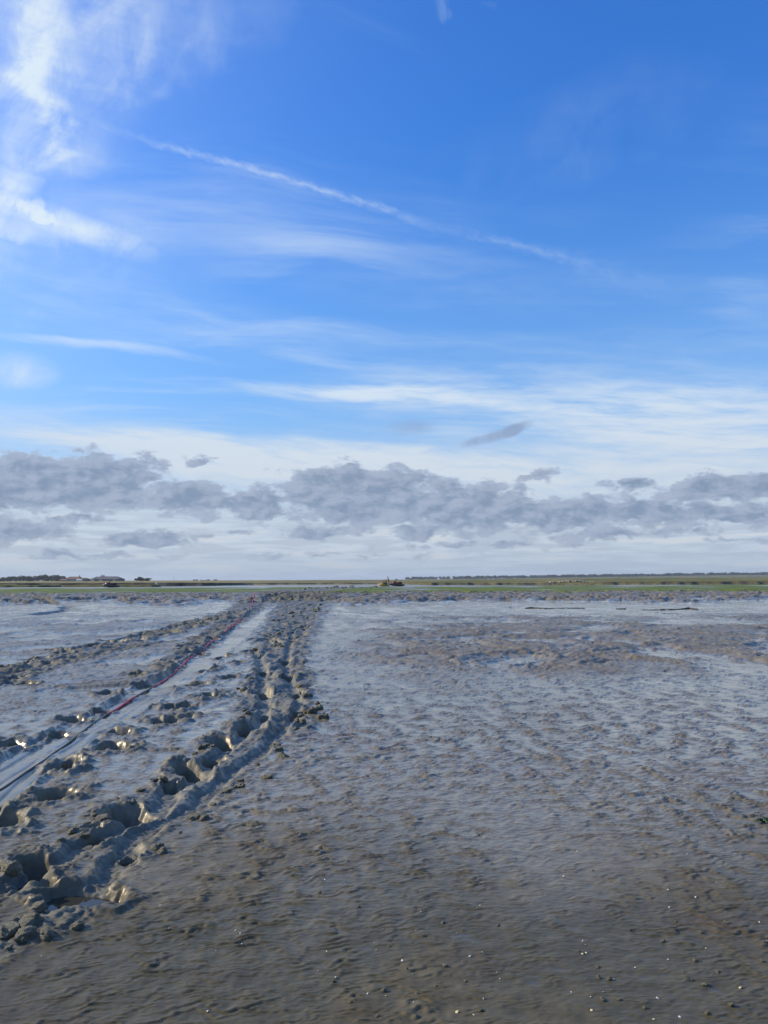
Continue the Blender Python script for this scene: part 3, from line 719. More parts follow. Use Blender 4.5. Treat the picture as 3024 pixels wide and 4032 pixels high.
# ------------------------------------------------------------------ trees
bark = plain('bark', (0.07, 0.05, 0.035), 0.9, scale=2)
def leaf_mat(name, c1, c2):
    m, t, b = new_mat(name)
    g = t.nodes.new('ShaderNodeNewGeometry'); n = nz(t, g.outputs['Position'], 0.7, 3)
    rnd = Ex(t, g.outputs['Random Per Island'])
    setin(t, b.inputs['Base Color'], mixc(t, (n.sm(0.35, 0.65) * 0.5 + rnd * 0.5), c1, c2)); b.inputs['Roughness'].default_value = 0.7
    b.inputs['Specular IOR Level'].default_value = 0.2
    return m
leaf_a = leaf_mat('dark_foliage', (0.022, 0.034, 0.012), (0.060, 0.078, 0.024))
leaf_b = leaf_mat('pale_foliage', (0.055, 0.075, 0.028), (0.110, 0.125, 0.045))
def crown_mesh(seed, n=420, rx=0.5, rz=0.42, leaf=0.075, clumps=9, lo=0.2):
    """unit-high crown: leaf cards spread through several clumps"""
    r = random.Random(seed); bm = bmesh.new(); cs = []
    for i in range(clumps):
        a = r.random() * 6.283; d = r.uniform(0.1, 0.75) * rx
        cs.append((Vector((math.cos(a) * d, math.sin(a) * d, r.uniform(lo, 0.78))), r.uniform(0.17, 0.30)))
    for i in range(n):
        c, s = r.choice(cs)
        v = Vector((r.gauss(0, 1), r.gauss(0, 1), r.gauss(0, 0.8))).normalized() * s * r.uniform(0.55, 1.08)
        p = c + v; p.z = min(max(p.z, 0.05), 1.0)
        q = Vector((r.uniform(-1, 1), r.uniform(-1, 1), r.uniform(-1, 1))).normalized(); u = q.orthogonal().normalized(); w = q.cross(u)
        l = leaf * r.uniform(0.6, 1.4)
        bm.faces.new([bm.verts.new(p + u * l), bm.verts.new(p + w * l * 0.7), bm.verts.new(p - u * l), bm.verts.new(p - w * l * 0.7)])
    me = bpy.data.meshes.new('crown'); bm.to_mesh(me); bm.free(); return me
def trunk_mesh(seed):
    r = random.Random(seed); bm = bmesh.new()
    tube(bm, [(0, 0, -0.05), (0.01, 0, 0.2), (r.uniform(-.03, .03), r.uniform(-.03, .03), 0.5), (r.uniform(-.06, .06), 0, 0.75)], [0.045, 0.035, 0.025, 0.01], 6)
    for k in range(5):
        a = r.random() * 6.283; z0 = r.uniform(0.2, 0.5)
        tube(bm, [(0, 0, z0), (math.cos(a) * 0.15, math.sin(a) * 0.15, z0 + 0.12), (math.cos(a) * 0.3, math.sin(a) * 0.3, z0 + 0.3)], [0.02, 0.014, 0.005], 5)
    me = bpy.data.meshes.new('trunk'); bm.to_mesh(me); bm.free(); me.materials.append(bark); return me
crowns = []
for i in range(4):
    m_ = crown_mesh(30 + i, 560, 0.55, leaf=0.075); m_.materials.append(leaf_a); crowns.append(m_)
pale_crown = crown_mesh(77, 420, 0.5, leaf=0.06); pale_crown.materials.append(leaf_b)
low_crowns = []
for i in range(4):
    m_ = crown_mesh(60 + i, 240, 0.6, leaf=0.15, clumps=8, lo=0.08); m_.materials.append(leaf_a); low_crowns.append(m_)
trunks = [trunk_mesh(5 + i) for i in range(3)]
def tree(name, base_p, h, wid, crown, label, group=None, rz=None):
    r = empty(name, base_p, random.random() * 6 if rz is None else rz); r.scale = (wid, wid, h)
    obj('trunk', random.choice(trunks), None, r); obj('crown', crown, None, r)
    return tag(r, label, 'tree', group)
# trees at the farm on the left: (pixel x, top pixel y, width px, label)
farm_trees = [(4, 2274, 50, 'low rounded dark tree at the left end of the farm tree row'),
              (38, 2270, 52, 'rounded dark tree second from the left end of the farm tree row'),
              (64, 2270, 46, 'dark tree beside the gap, nearer the left end of the farm row'),
              (90, 2268, 52, 'taller domed dark tree left of the notch in the farm tree row'),
              (124, 2269, 44, 'broad dark tree just right of the notch in the farm tree row'),
              (148, 2269, 44, 'flat-topped dark tree in the middle of the farm tree row'),
              (180, 2264, 48, 'tallest dark tree of the farm tree row'),
              (203, 2266, 44, 'tall dark tree directly right of the tallest farm tree'),
              (228, 2266, 46, 'pointed dark tree at the right of the farm tree row'),
              (248, 2273, 40, 'small dark tree at the right end of the farm tree row')]
for i, (px, top, w, lab) in enumerate(farm_trees):
    yv = 880 + 40 * random.random(); p = far_pt(px, yv); s = at_y(px, top, yv)
    tree('farm_tree', p, (s.z - p.z) * 1.06, w * yv / 3030 * 1.15, crowns[i % 4], lab, 'trees beside the farm')
yv = 690
for px, top, w, lab in [(553, 2271, 36, 'left and taller of the two dark trees standing alone on the marsh edge'), (576, 2276, 32, 'right and lower of the two dark trees standing alone on the marsh edge')]:
    p = far_pt(px, yv); tree('lone_tree', p, (at_y(px, top, yv).z - p.z) * 1.05, w * yv / 3030 * 1.15, crowns[1 if px < 560 else 2], lab, 'pair of trees standing alone')
p = far_pt(372, 760); tree('pale_tree', p, (at_y(372, 2268, 760).z - p.z), 44 * 760 / 3030, pale_crown, 'pale green loose tree between the house and the long barn')
p = far_pt(345, 800); tree('pale_tree', p, (at_y(345, 2277, 800).z - p.z), 34 * 800 / 3030, pale_crown, 'low olive bush beside the brown roofed farmhouse')
# far skyline on the right: outline of tree tops against the sky (pixel x, top y)
sky_line = [(1610, 2281), (1640, 2279), (1665, 2277), (1685, 2278), (1717, 2279), (1745, 2277), (1765, 2276), (1800, 2275), (1830, 2273), (1850, 2274), (1870, 2275), (1885, 2272), (1910, 2271), (1940, 2270), (1970, 2272), (2000, 2275), (2015, 2274), (2050, 2277), (2080, 2275), (2110, 2278), (2140, 2274), (2165, 2270), (2200, 2272), (2240, 2271), (2260, 2270),
            (2285, 2269), (2300, 2270), (2330, 2270), (2350, 2274), (2390, 2273), (2420, 2271), (2455, 2269), (2480, 2268), (2505, 2269), (2530, 2267), (2560, 2268), (2600, 2266), (2640, 2266), (2680, 2264), (2715, 2262), (2745, 2264), (2790, 2264), (2835, 2260), (2870, 2261), (2905, 2257), (2940, 2260), (2960, 2258), (2990, 2260), (3020, 2261)]
xs_ = [a for a, b_ in sky_line]; tp_ = [b_ for a, b_ in sky_line]
px = 1606.0
while px < 3040:
    yv = random.uniform(2350, 2800); p = far_pt(px, yv); top = np.interp(px, xs_, tp_) + random.choice([0, 0, 0.5, 2, 4, 5])
    h = max(at_y(px, top, yv).z - p.z, 6.5) * 1.45
    tree('skyline_tree', p, h, h * random.uniform(1.3, 2.6), random.choice(low_crowns), 'distant bluish tree in the wood along the right hand skyline', 'trees of the far wood on the skyline')
    px += random.uniform(7, 13) if px > 1780 else random.uniform(12, 24)
for px, top in [(764, 2285), (775, 2284.5), (822, 2286), (845, 2286), (852, 2285.5), (1562, 2280)]:
    yv = 1500; p = far_pt(px, yv); tree('skyline_tree', p, max(at_y(px, top, yv).z - p.z, 2.5), 4 + 3 * random.random(), random.choice(low_crowns), 'tiny tree alone on the flat horizon left of the far wood', 'tiny trees on the flat horizon')

# ------------------------------------------------------------------ farm buildings, far buildings, tower
wall_tan = plain('render_tan', (0.30, 0.22, 0.15), 0.9, scale=.6); roof_tile = plain('tile_red_brown', (0.20, 0.105, 0.07), 0.85, scale=.8)
wall_grey = plain('barn_boards', (0.11, 0.105, 0.10), 0.9, scale=.7); roof_slate = plain('roof_slate', (0.115, 0.105, 0.10), 0.8, scale=.5)
white_wall = plain('white_wall', (0.66, 0.64, 0.58), 0.8, var=.1); straw_m = plain('straw', (0.46, 0.38, 0.22), 0.95, scale=3)
stone_m = plain('flint', (0.22, 0.20, 0.17), 0.9, scale=1.5); dark_glass = plain('window_glass', (0.02, 0.022, 0.025), 0.15, var=.1)
def building(name, px0, px1, yv, ridge_px, eave_px, depth, wm, rm, label, cat, hip_l=0.0, hip_r=0.0, chim=(), wins=0):
    a, b_ = far_pt(px0, yv), far_pt(px1, yv); base_z = min(a.z, b_.z) - 0.2
    L = b_.x - a.x; cx = (a.x + b_.x) / 2
    rz_ = at_y((px0 + px1) / 2, ridge_px, yv).z - base_z; ez = at_y((px0 + px1) / 2, eave_px, yv).z - base_z
    r = empty(name, (cx, yv, base_z)); D = depth
    bm = bmesh.new(); box(bm, (0, 0, ez / 2), (L - .4, D - .4, ez)); obj('wall', bm, wm, r, False)
    bm = bmesh.new(); hl, hr = L / 2 * 1.0 - hip_l * L, L / 2 - hip_r * L
    e = [bm.verts.new(v) for v in ((-L / 2, -D / 2, ez), (L / 2, -D / 2, ez), (L / 2, D / 2, ez), (-L / 2, D / 2, ez))]
    k = [bm.verts.new((-hl, 0, rz_)), bm.verts.new((hr, 0, rz_))]
    for f in ((e[0], e[1], k[1], k[0]), (e[2], e[3], k[0], k[1]), (e[1], e[2], k[1]), (e[3], e[0], k[0]), (e[3], e[2], e[1], e[0])): bm.faces.new(f)
    rf = obj('roof', bm, rm, r, False)
    for cxp in chim:
        bm = bmesh.new(); box(bm, ((cxp - .5) * L, 0, rz_ + .35), (.9, .7, 1.5)); box(bm, ((cxp - .5) * L, 0, rz_ + 1.15), (1.05, .85, .12)); obj('chimney', bm, roof_tile, rf, False)
    for i in range(wins):
        xx = -L / 2 + L * (i + .5) / wins
        bm = bmesh.new(); box(bm, (xx, -D / 2 + .16, ez * .55), (1.0, .14, ez * .4)); w_ = obj('window', bm, white_wall, r, False)
        bm = bmesh.new(); box(bm, (xx, -D / 2 + .08, ez * .55), (.8, .06, ez * .32)); obj('pane', bm, dark_glass, w_, False)
    return tag(r, label, cat)
building('farmhouse', 262, 318, 820, 2270.5, 2279, 9, wall_tan, roof_tile, 'long low farmhouse with brown tiled roof right of the farm trees', 'house', .22, .02, (.9,), 4)
building('outbuilding', 238, 268, 800, 2279, 2284, 7, wall_tan, roof_tile, 'small tan outbuilding between the tree row and the farmhouse', 'shed', .1, .1)
building('outbuilding', 318, 352, 830, 2275, 2281, 8, wall_tan, roof_tile, 'lower brown roofed building joined on right of the farmhouse', 'house', .05, .3, (), 2)
building('white_shed', 302, 323, 780, 2279.5, 2282.5, 4, white_wall, white_wall, 'small bright white shed in front of the farmhouse', 'shed', 0.02, 0.02)
building('barn', 384, 482, 720, 2269.3, 2280, 15, wall_grey, roof_slate, 'long dark grey barn with hipped slate roof standing right of the farm', 'barn', .07, .22, (.17, .25), 3)
building('flat_building', 789, 815, 1400, 2283.6, 2285.0, 8, wall_tan, roof_slate, 'tiny low building alone on the horizon left of centre', 'building', .05, .05, (.1,))
for px, lab in ((398, 'round straw bale in front of the left end of the barn'), (450, 'round straw bale in front of the right end of the barn'), (365, 'pale straw bale below the loose green tree')):
    p = far_pt(px, 640); bm = bmesh.new()
    bmesh.ops.create_cone(bm, cap_ends=True, segments=20, radius1=.75, radius2=.75, depth=1.3, matrix=Matrix.Translation((0, 0, .7)) @ Matrix.Rotation(R(90), 4, 'X'))
    bmesh.ops.bevel(bm, geom=[e for e in bm.edges if len(e.link_faces) == 2 and e.calc_face_angle() > 1], offset=.1, segments=2, affect='EDGES')
    o = obj('straw_bale', bm, straw_m, None); o.location = p; tag(o, lab, 'bale', 'straw bales by the barn')
p = far_pt(685, 1300); bm = bmesh.new(); hh = at_y(685, 2271, 1300).z - p.z
tube(bm, [(0, 0, 0), (0, 0, hh)], [.35, .15], 8); mast = obj('radio_mast', bm, stone_m); mast.location = p; tag(mast, 'thin grey mast on the horizon right of the lone trees', 'mast')
bm = bmesh.new(); box(bm, (0, 0, hh * .82), (1.6, .25, .3)); obj('crossbar', bm, stone_m, mast, False)
p = far_pt(2726, 2900); hh = at_y(2726, 2257.5, 2900).z - p.z; tw = 8.0 * 2900 / 3030 * .9
r = empty('church_tower', p); bm = bmesh.new(); box(bm, (0, 0, hh * .46), (tw, tw, hh * .92)); obj('wall', bm, stone_m, r, False)
for sx in (-1, 0, 1):
    for sy in (-1, 0, 1):
        if sx or sy:
            bm = bmesh.new(); box(bm, (sx * tw * .42, sy * tw * .42, hh * .96), (tw * .16, tw * .16, hh * .08)); obj('merlon', bm, stone_m, r, False)
bm = bmesh.new(); box(bm, (0, -tw / 2, hh * .72), (tw * .25, .4, hh * .16)); obj('belfry_window', bm, dark_glass, r, False)
tag(r, 'square grey church tower rising from the far wood on the right', 'church tower')
# pale rubble heap on the edge of the marsh
rub_m = plain('pale_rubble', (0.33, 0.29, 0.21), 0.9, scale=1.2)
base_v = at_y(2225, 2290, 215); r = empty('rubble_heap', (base_v.x, 206, far_z(base_v.x, 206)))
bm = bmesh.new()
for i in range(420):
    a, b_ = random.gauss(0, 2.4), random.gauss(0, .7); s = random.uniform(.10, .28)
    m_ = bmesh.ops.create_icosphere(bm, subdivisions=1, radius=s, matrix=Matrix.Translation((a, b_, max(0, .42 * (1 - (a / 4.2) ** 2) * random.random()) + .04)))
    for v in m_['verts']: v.co += Vector((random.uniform(-.3, .3), random.uniform(-.3, .3), random.uniform(-.3, .3))) * s
o = obj('rubble', bm, rub_m, r, False); o['kind'] = 'stuff'; tag(r, 'pale heap of rubble on the marsh edge at right of centre', 'rubble')
# white leaning marker post before the dark far bank
white_p = plain('white_paint', (0.72, 0.71, 0.66), 0.5, var=.15)
a, b_ = at_y(613, 2294, 203), at_y(627, 2306, 203); bm = bmesh.new(); d_ = a - b_
tube(bm, [(0, 0, -.4), (d_.x * .5, 0, d_.z * .45), (d_.x, 0, d_.z)], [.055, .07, .16], 10)
o = obj('marker_post', bm, white_p); o.location = b_; tag(o, 'white leaning post before the dark far bank on the left', 'post')

# ------------------------------------------------------------------ watercraft
blk_m = plain('black_gelcoat', (0.012, 0.012, 0.014), 0.35, var=.3, scale=3); red_m = plain('red_gelcoat', (0.30, 0.012, 0.018), 0.35, var=.2, scale=3)
yel_m = plain('yellow_gelcoat', (0.62, 0.38, 0.03), 0.4, var=.2, scale=3); gry_m = plain('grey_trim', (0.25, 0.25, 0.25), 0.5); seat_m = plain('black_vinyl', (0.014, 0.014, 0.014), 0.6, var=.3)
def craft(loc, rz, hull_m, hood_m, panel_m, label, L=3.2, sc=1.0, zs=1.0):
    r = empty('personal_watercraft', loc, rz); r.scale = (sc, sc, sc * zs)
    st = [0, .06, .14, .26, .42, .6, .8, 1.0]
    hw = [.03, .22, .37, .50, .58, .60, .58, .54]; kz = [.42, .24, .13, .06, .02, 0, .01, .06]; gz = [.60, .62, .60, .55, .49, .44, .41, .38]
    bm = bmesh.new(); secs = []
    for s, w, k, g in zip(st, hw, kz, gz):
        x = -L / 2 + s * L; m = (k + g) / 2
        secs.append([(x, -w, g), (x, -w * .96, m + .03), (x, -w * .62, k + .06), (x, 0, k), (x, w * .62, k + .06), (x, w * .96, m + .03), (x, w, g), (x, w * .8, g + .02), (x, 0, g + .03), (x, -w * .8, g + .02)])
    loft(bm, secs); obj('hull', bm, hull_m, r)
    bm = bmesh.new(); secs = []
    for s, w, h in [(.04, .12, .62), (.10, .26, .72), (.20, .36, .84), (.32, .38, .95), (.40, .32, 1.0), (.46, .22, .93)]:
        x = -L / 2 + s * L; g = float(np.interp(s, st, gz)) + .01
        secs.append([(x, -w, g), (x, -w * .86, g + (h - g) * .6), (x, -w * .4, h), (x, w * .4, h), (x, w * .86, g + (h - g) * .6), (x, w, g)])
    loft(bm, secs); obj('hood', bm, hood_m, r)
    for sy in (-1, 1):
        bm = bmesh.new(); secs = []
        for s, z0, z1 in [(.20, .60, .78), (.32, .57, .86), (.46, .52, .82), (.62, .50, .70), (.70, .50, .58)]:
            x = -L / 2 + s * L; w = .40 if s > .25 else .37
            secs.append([(x, sy * w, z0), (x, sy * (w - .05), z1), (x, sy * (w - .12), z1), (x, sy * (w - .12), z0)])
        loft(bm, secs); obj('side_panel', bm, panel_m, r)
        bm = bmesh.new(); tube(bm, [(-L / 2 + s * L, sy * (float(np.interp(s, st, hw)) + .012), float(np.interp(s, st, gz)) - .02) for s in (.08, .2, .35, .55, .8, .98)], .025, 6); obj('bumper', bm, gry_m, r)
    bm = bmesh.new(); secs = []
    for s, w, h in [(.43, .13, .80), (.50, .20, .80), (.60, .22, .78), (.66, .22, .88), (.78, .20, .88), (.86, .15, .82)]:
        x = -L / 2 + s * L
        secs.append([(x, -w * 1.1, .46), (x, -w, h - .05), (x, -w * .6, h), (x, w * .6, h), (x, w, h - .05), (x, w * 1.1, .46)])
    loft(bm, secs); obj('seat', bm, seat_m, r)
    bm = bmesh.new(); x = -L / 2 + .42 * L
    tube(bm, [(x - .10, 0, .92), (x + .10, 0, 1.14)], [.07, .05], 8); tube(bm, [(x + .16, -.40, 1.16), (x + .08, -.2, 1.18), (x + .06, 0, 1.16), (x + .08, .2, 1.18), (x + .16, .40, 1.16)], .024, 8)
    hb = obj('handlebar', bm, seat_m, r)
    for sy in (-1, 1):
        bm = bmesh.new(); tube(bm, [(x + .10, sy * .28, 1.175), (x + .17, sy * .42, 1.16)], .034, 8); obj('grip', bm, seat_m, hb)
        bm = bmesh.new(); box(bm, (x - .30, sy * .36, .98), (.10, .16, .11), 0, .03); obj('mirror', bm, hull_m, r)
    bm = bmesh.new(); box(bm, (L / 2 - .10, 0, .40), (.5, .92, .06), 0, .02); obj('rear_platform', bm, seat_m, r, False)
    bm = bmesh.new(); tube(bm, [(L / 2 - .02, 0, .20), (L / 2 + .14, 0, .20)], [.11, .08], 10); obj('jet_nozzle', bm, gry_m, r)
    return tag(r, label, 'watercraft', 'watercraft on the far mud')
x0, x1 = at_y(402, 2314, 157).x, at_y(470, 2314, 157).x
craft(((x0 + x1) / 2, 157, hz_at((x0 + x1) / 2, 157) + .0), R(3), blk_m, red_m, blk_m, 'black watercraft with a red hood lying alone on the far mud at left', L=3.3, sc=1.03)
yc = 161.0
x0, x1 = at_y(1533, 2309, yc).x, at_y(1591, 2309, yc).x
zr = hz_at((x0 + x1) / 2, yc); craft(((x0 + x1) / 2, yc, zr), R(-4), blk_m, blk_m, red_m, 'black watercraft with bright red sides beside the standing person', L=3.1)
xy = at_y(1511, 2309, yc + .4).x; zy = hz_at(xy, yc + .4)
craft((xy, yc + .4, zy), R(8), yel_m, yel_m, yel_m, 'yellow watercraft with two people sitting on it', L=2.5, sc=.9, zs=.72)

# ------------------------------------------------------------------ people
skin_m = plain('skin', (0.42, 0.24, 0.16), 0.6, var=.1); suit_m = plain('dark_wetsuit', (0.018, 0.019, 0.022), 0.6, var=.3); hair_m = plain('dark_hair', (0.02, 0.014, 0.01), 0.7)
vest_r = plain('faded_red_vest', (0.44, 0.17, 0.11), 0.8, var=.2); vest_o = plain('brown_orange_vest', (0.22, 0.09, 0.035), 0.8, var=.2); trs_m = plain('grey_trousers', (0.11, 0.115, 0.11), 0.8, var=.2)
def person(loc, rz, J, label, vest, legs_m, sc=1.0):
    """J: joints of the pose, facing -X; the body grows as one skin from the pelvis"""
    r = empty('person', loc, rz); r.scale = (sc,) * 3
    V, E, RD = [], [], []
    def add(p, rad, par=None):
        V.append(p); RD.append(rad)
        if par is not None: E.append((par, len(V) - 1))
        return len(V) - 1
    def lerp(a, b_, k): return tuple(np.array(a) * (1 - k) + np.array(b_) * k)
    pel = add(J['pelvis'], (.15, .12)); wa_ = add(lerp(J['pelvis'], J['chest'], .5), (.13, .105), pel); ch = add(J['chest'], (.165, .12), wa_)
    nk = add(J['neck'], (.06, .06), ch); hd0 = add(lerp(J['neck'], J['head'], .55), (.07, .075), nk); hd = add(J['head'], (.085, .10), hd0)
    hx_ = np.array(J['head']); add(tuple(hx_ + np.array(J.get('face', (-1, 0, 0))) * .105 + (0, 0, -.02)), (.016, .02), hd); add(tuple(hx_ + (0, 0, .10)), (.065, .08), hd)
    for s in ('l', 'r'):
        sh = add(J['sh_' + s], (.065, .065), ch); e_ = add(J['el_' + s], (.045, .045), sh); w_ = add(J['wr_' + s], (.03, .03), e_)
        fd = np.array(J['wr_' + s]) - np.array(J['el_' + s]); fd = fd / np.linalg.norm(fd); sd_ = np.cross(fd, (0, 0, 1.0)); sd_ = sd_ / (np.linalg.norm(sd_) + 1e-6)
        pm = add(tuple(np.array(J['wr_' + s]) + fd * .07), (.038, .022), w_)
        for k, ln in zip((-.03, -.01, .01, .03), (.065, .08, .075, .055)):
            f1 = add(tuple(np.array(J['wr_' + s]) + fd * .12 + sd_ * k), (.009, .009), pm); add(tuple(np.array(J['wr_' + s]) + fd * (.12 + ln) + sd_ * k * 1.2 + np.array((0, 0, -.025))), (.007, .007), f1)
        th = add(tuple(np.array(J['wr_' + s]) + fd * .06 + sd_ * .05), (.011, .011), w_); add(tuple(np.array(J['wr_' + s]) + fd * .11 + sd_ * .06), (.008, .008), th)
        hp = add(J['hip_' + s], (.095, .095), pel); kn = add(J['kn_' + s], (.062, .062), hp); an = add(J['an_' + s], (.042, .042), kn)
        add(tuple(np.array(J['an_' + s]) + np.array((-.17, 0, -.05))), (.038, .03), an)
    me = bpy.data.meshes.new('body'); me.from_pydata([tuple(map(float, v)) for v in V], E, []); o = bpy.data.objects.new('body', me); link(o)
    o.modifiers.new('skin', 'SKIN'); o.modifiers.new('sub', 'SUBSURF').levels = 1
    for i, (a, b_) in enumerate(RD): me.skin_vertices[0].data[i].radius = (a, b_); me.skin_vertices[0].data[i].use_root = (i == 0)
    dg = bpy.context.evaluated_depsgraph_get(); bme = bpy.data.meshes.new_from_object(o.evaluated_get(dg)); bpy.data.objects.remove(o)
    bme.materials.clear()
    for m in (suit_m, skin_m, legs_m): bme.materials.append(m)
    nz_ = J['neck'][2] + .02; pz = J['pelvis']; hands = [np.array(J['wr_l']), np.array(J['wr_r'])]
    for p in bme.polygons:
        c = np.array(p.center); p.use_smooth = True
        near_hand = min(np.linalg.norm(c - h) for h in hands) < .19 and min(np.linalg.norm(c - np.array(J['el_' + s])) for s in 'lr') > .18
        p.material_index = 1 if (c[2] > nz_ and np.linalg.norm(c - np.array(J['head'])) < .26) or near_hand else (2 if c[2] < pz[2] + .02 else 0)
    bo = obj('body', bme, None, r)
    def shell(name, c, s, m, zcut=None):
        bm = bmesh.new(); bmesh.ops.create_uvsphere(bm, u_segments=16, v_segments=10, radius=1, matrix=Matrix.Translation(c) @ Matrix.Diagonal((*s, 1)))
        if zcut is not None: bmesh.ops.delete(bm, geom=[v for v in bm.verts if v.co.z < zcut], context='VERTS')
        return obj(name, bm, m, r)
    f = np.array(J.get('face', (-1, 0, 0)))
    shell('hair', tuple(hx_ - f * .03 + (0, 0, .06)), (.112, .11, .125), hair_m, hx_[2] + .0)
    bm = bmesh.new(); a, c = Vector(J['pelvis']), Vector(J['chest']); d = c - a; secs = []
    for k, w, dd in ((.32, .17, .135), (.6, .19, .15), (.95, .215, .155), (1.12, .18, .12)):
        m = a + d * k; secs.append([(m.x + dd * math.cos(q), m.y + w * math.sin(q), m.z) for q in np.linspace(0, 2 * math.pi, 14)[:-1]])
    loft(bm, secs); obj('life_vest', bm, vest, r)
    return tag(r, label, 'person')
stand = dict(pelvis=(0, 0, .92), chest=(-.09, 0, 1.28), neck=(-.15, 0, 1.50), head=(-.19, 0, 1.63), sh_l=(-.10, -.19, 1.42), sh_r=(-.10, .19, 1.42), el_l=(-.20, -.27, 1.16), el_r=(-.16, .27, 1.15), wr_l=(-.38, -.2, 1.02), wr_r=(-.32, .22, 1.0),
             hip_l=(0, -.1, .86), hip_r=(0, .1, .86), kn_l=(-.08, -.13, .48), kn_r=(.06, .12, .47), an_l=(-.04, -.14, .09), an_r=(.12, .13, .09))
ps = at_y(1531, 2310, yc - .9); person((ps.x, yc - .9, hz_at(ps.x, yc - .9) - .02), R(8), stand, 'person standing in dark wetsuit and faded red vest beside the red watercraft', vest_r, trs_m, 1.12)
sit = dict(pelvis=(0, 0, .84), chest=(-.06, 0, 1.17), neck=(-.10, 0, 1.38), head=(-.14, 0, 1.51), sh_l=(-.07, -.19, 1.30), sh_r=(-.07, .19, 1.30), el_l=(-.25, -.26, 1.10), el_r=(-.25, .26, 1.10), wr_l=(-.46, -.22, 1.05), wr_r=(-.46, .22, 1.05),
           hip_l=(-.02, -.12, .80), hip_r=(-.02, .12, .80), kn_l=(-.38, -.30, .78), kn_r=(-.38, .30, .78), an_l=(-.30, -.34, .44), an_r=(-.30, .34, .44))
c8, s8 = math.cos(R(8)), math.sin(R(8))
person((xy + .12 * c8, yc + .4 + .12 * s8, zy - .22), R(8), sit, 'person sitting at the front of the yellow watercraft leaning on its handlebar', vest_o, suit_m, .86)
person((xy + .58 * c8, yc + .4 + .58 * s8, zy - .16), R(8), sit, 'taller person sitting behind the rider on the yellow watercraft', vest_o, suit_m, .98)

# ------------------------------------------------------------------ rope lying beside the dragged strip
rope_px = [(-160, 3170), (0, 3100), (178, 2985), (290, 2905), (360, 2852), (429, 2806), (480, 2776), (530, 2748), (575, 2722), (612, 2700), (645, 2678), (675, 2657), (710, 2626), (742, 2599), (770, 2580), (795, 2565), (816, 2546), (850, 2520), (888, 2493), (920, 2464), (950, 2440), (972, 2415), (989, 2391), (997, 2370), (1003, 2350)]
rp = P(rope_px); pts = []; mudv = []
for i in range(len(rp) - 1):
    n = max(3, int(math.dist(rp[i], rp[i + 1]) / .10))
    for k in range(n):
        q = k / n; x, yv = rp[i][0] * (1 - q) + rp[i + 1][0] * q, rp[i][1] * (1 - q) + rp[i + 1][1] * q
        pyq = rope_px[i][1] * (1 - q) + rope_px[i + 1][1] * q
        pts.append((x + .012 * mnoise.noise((x * 2, yv * 2, 0)), yv)); mudv.append(pyq)
zs = [hz_at(*p) for p in pts]; zs = np.convolve(np.pad(zs, 4, 'edge'), np.ones(9) / 9, 'valid')
zs = np.maximum(zs, np.array([hz_at(*p) for p in pts]) - .005)
rr = [0.010 if m > 2815 else (0.0135 + 0.014 * min(1, max(0, (p[1] - 12) / 40))) for p, m in zip(pts, mudv)]
bm = bmesh.new(); tube(bm, [(p[0], p[1], z + r_ * (0.55 if m < 2815 else 0.1)) for p, z, r_, m in zip(pts, zs, rr, mudv)], rr, 8)
rope_m, t, b = new_mat('red_rope')
dirt = attr(t, 'dirt'); g = t.nodes.new('ShaderNodeNewGeometry'); n = nz(t, g.outputs['Position'], 9.0, 4)
setin(t, b.inputs['Base Color'], mixc(t, (dirt + (n - 0.5) * 1.3).sm(0.40, 0.62), mixc(t, n.sm(.4, .7), (0.52, 0.03, 0.045), (0.66, 0.075, 0.085)), (0.075, 0.068, 0.050)))
b.inputs['Roughness'].default_value = .55
ro_ = obj('rope', bm, rope_m)
def dirt_at(m):
    return 1.0 if m > 2812 else float(np.interp(m, [2345, 2385, 2395, 2435, 2445, 2488, 2496, 2515, 2522, 2590, 2600, 2690, 2712, 2742, 2752, 2806, 2812], [0, .1, .75, .75, .1, .1, .8, .8, .1, .25, 0, 0, .8, .7, .15, .1, 1]))
dv = np.repeat([dirt_at(m) for m in mudv], 8).astype(np.float32)
a_ = ro_.data.attributes.new('dirt', 'FLOAT', 'POINT'); a_.data.foreach_set('value', dv)
tag(ro_, 'red rope smeared with mud lying along the smooth dragged strip', 'rope')

# ------------------------------------------------------------------ weedy timbers half sunk in the flat on the right
weed_m = plain('weed_covered_wood', (0.026, 0.028, 0.014), 0.75, var=.4, scale=5)
def timber(px_pts, rads, label):
    g_ = P(px_pts); c = g_[0]; z0 = hz_at(*c); bm = bmesh.new()
    pts_ = []; rr_ = []
    for i in range(len(g_) - 1):
        for k in range(8):
            q = k / 8; x, yv = g_[i][0] * (1 - q) + g_[i + 1][0] * q, g_[i][1] * (1 - q) + g_[i + 1][1] * q
            pts_.append((x - c[0], yv - c[1], hz_at(x, yv) - z0 + .012)); rr_.append((rads[i] * (1 - q) + rads[i + 1] * q) * (1 + .35 * mnoise.noise((x * 6, yv, 0))))
    tube(bm, pts_, rr_, 8); o = obj('timber', bm, weed_m); o.location = (c[0], c[1], z0); return tag(o, label, 'timber', 'weed covered timbers on the flat')
timber([(2068, 2397), (2095, 2396), (2140, 2399), (2240, 2397), (2312, 2396)], [.02, .06, .02, .02, .012], 'thin dark weed covered timber with a knob at its left end')
timber([(2520, 2404), (2620, 2404), (2680, 2401), (2712, 2398), (2752, 2402)], [.012, .025, .035, .065, .03], 'thicker dark weed covered timber farther right on the wet flat')
timber([(2425, 2400), (2470, 2399)], [.02, .02], 'short dark sliver of timber between the two long ones')

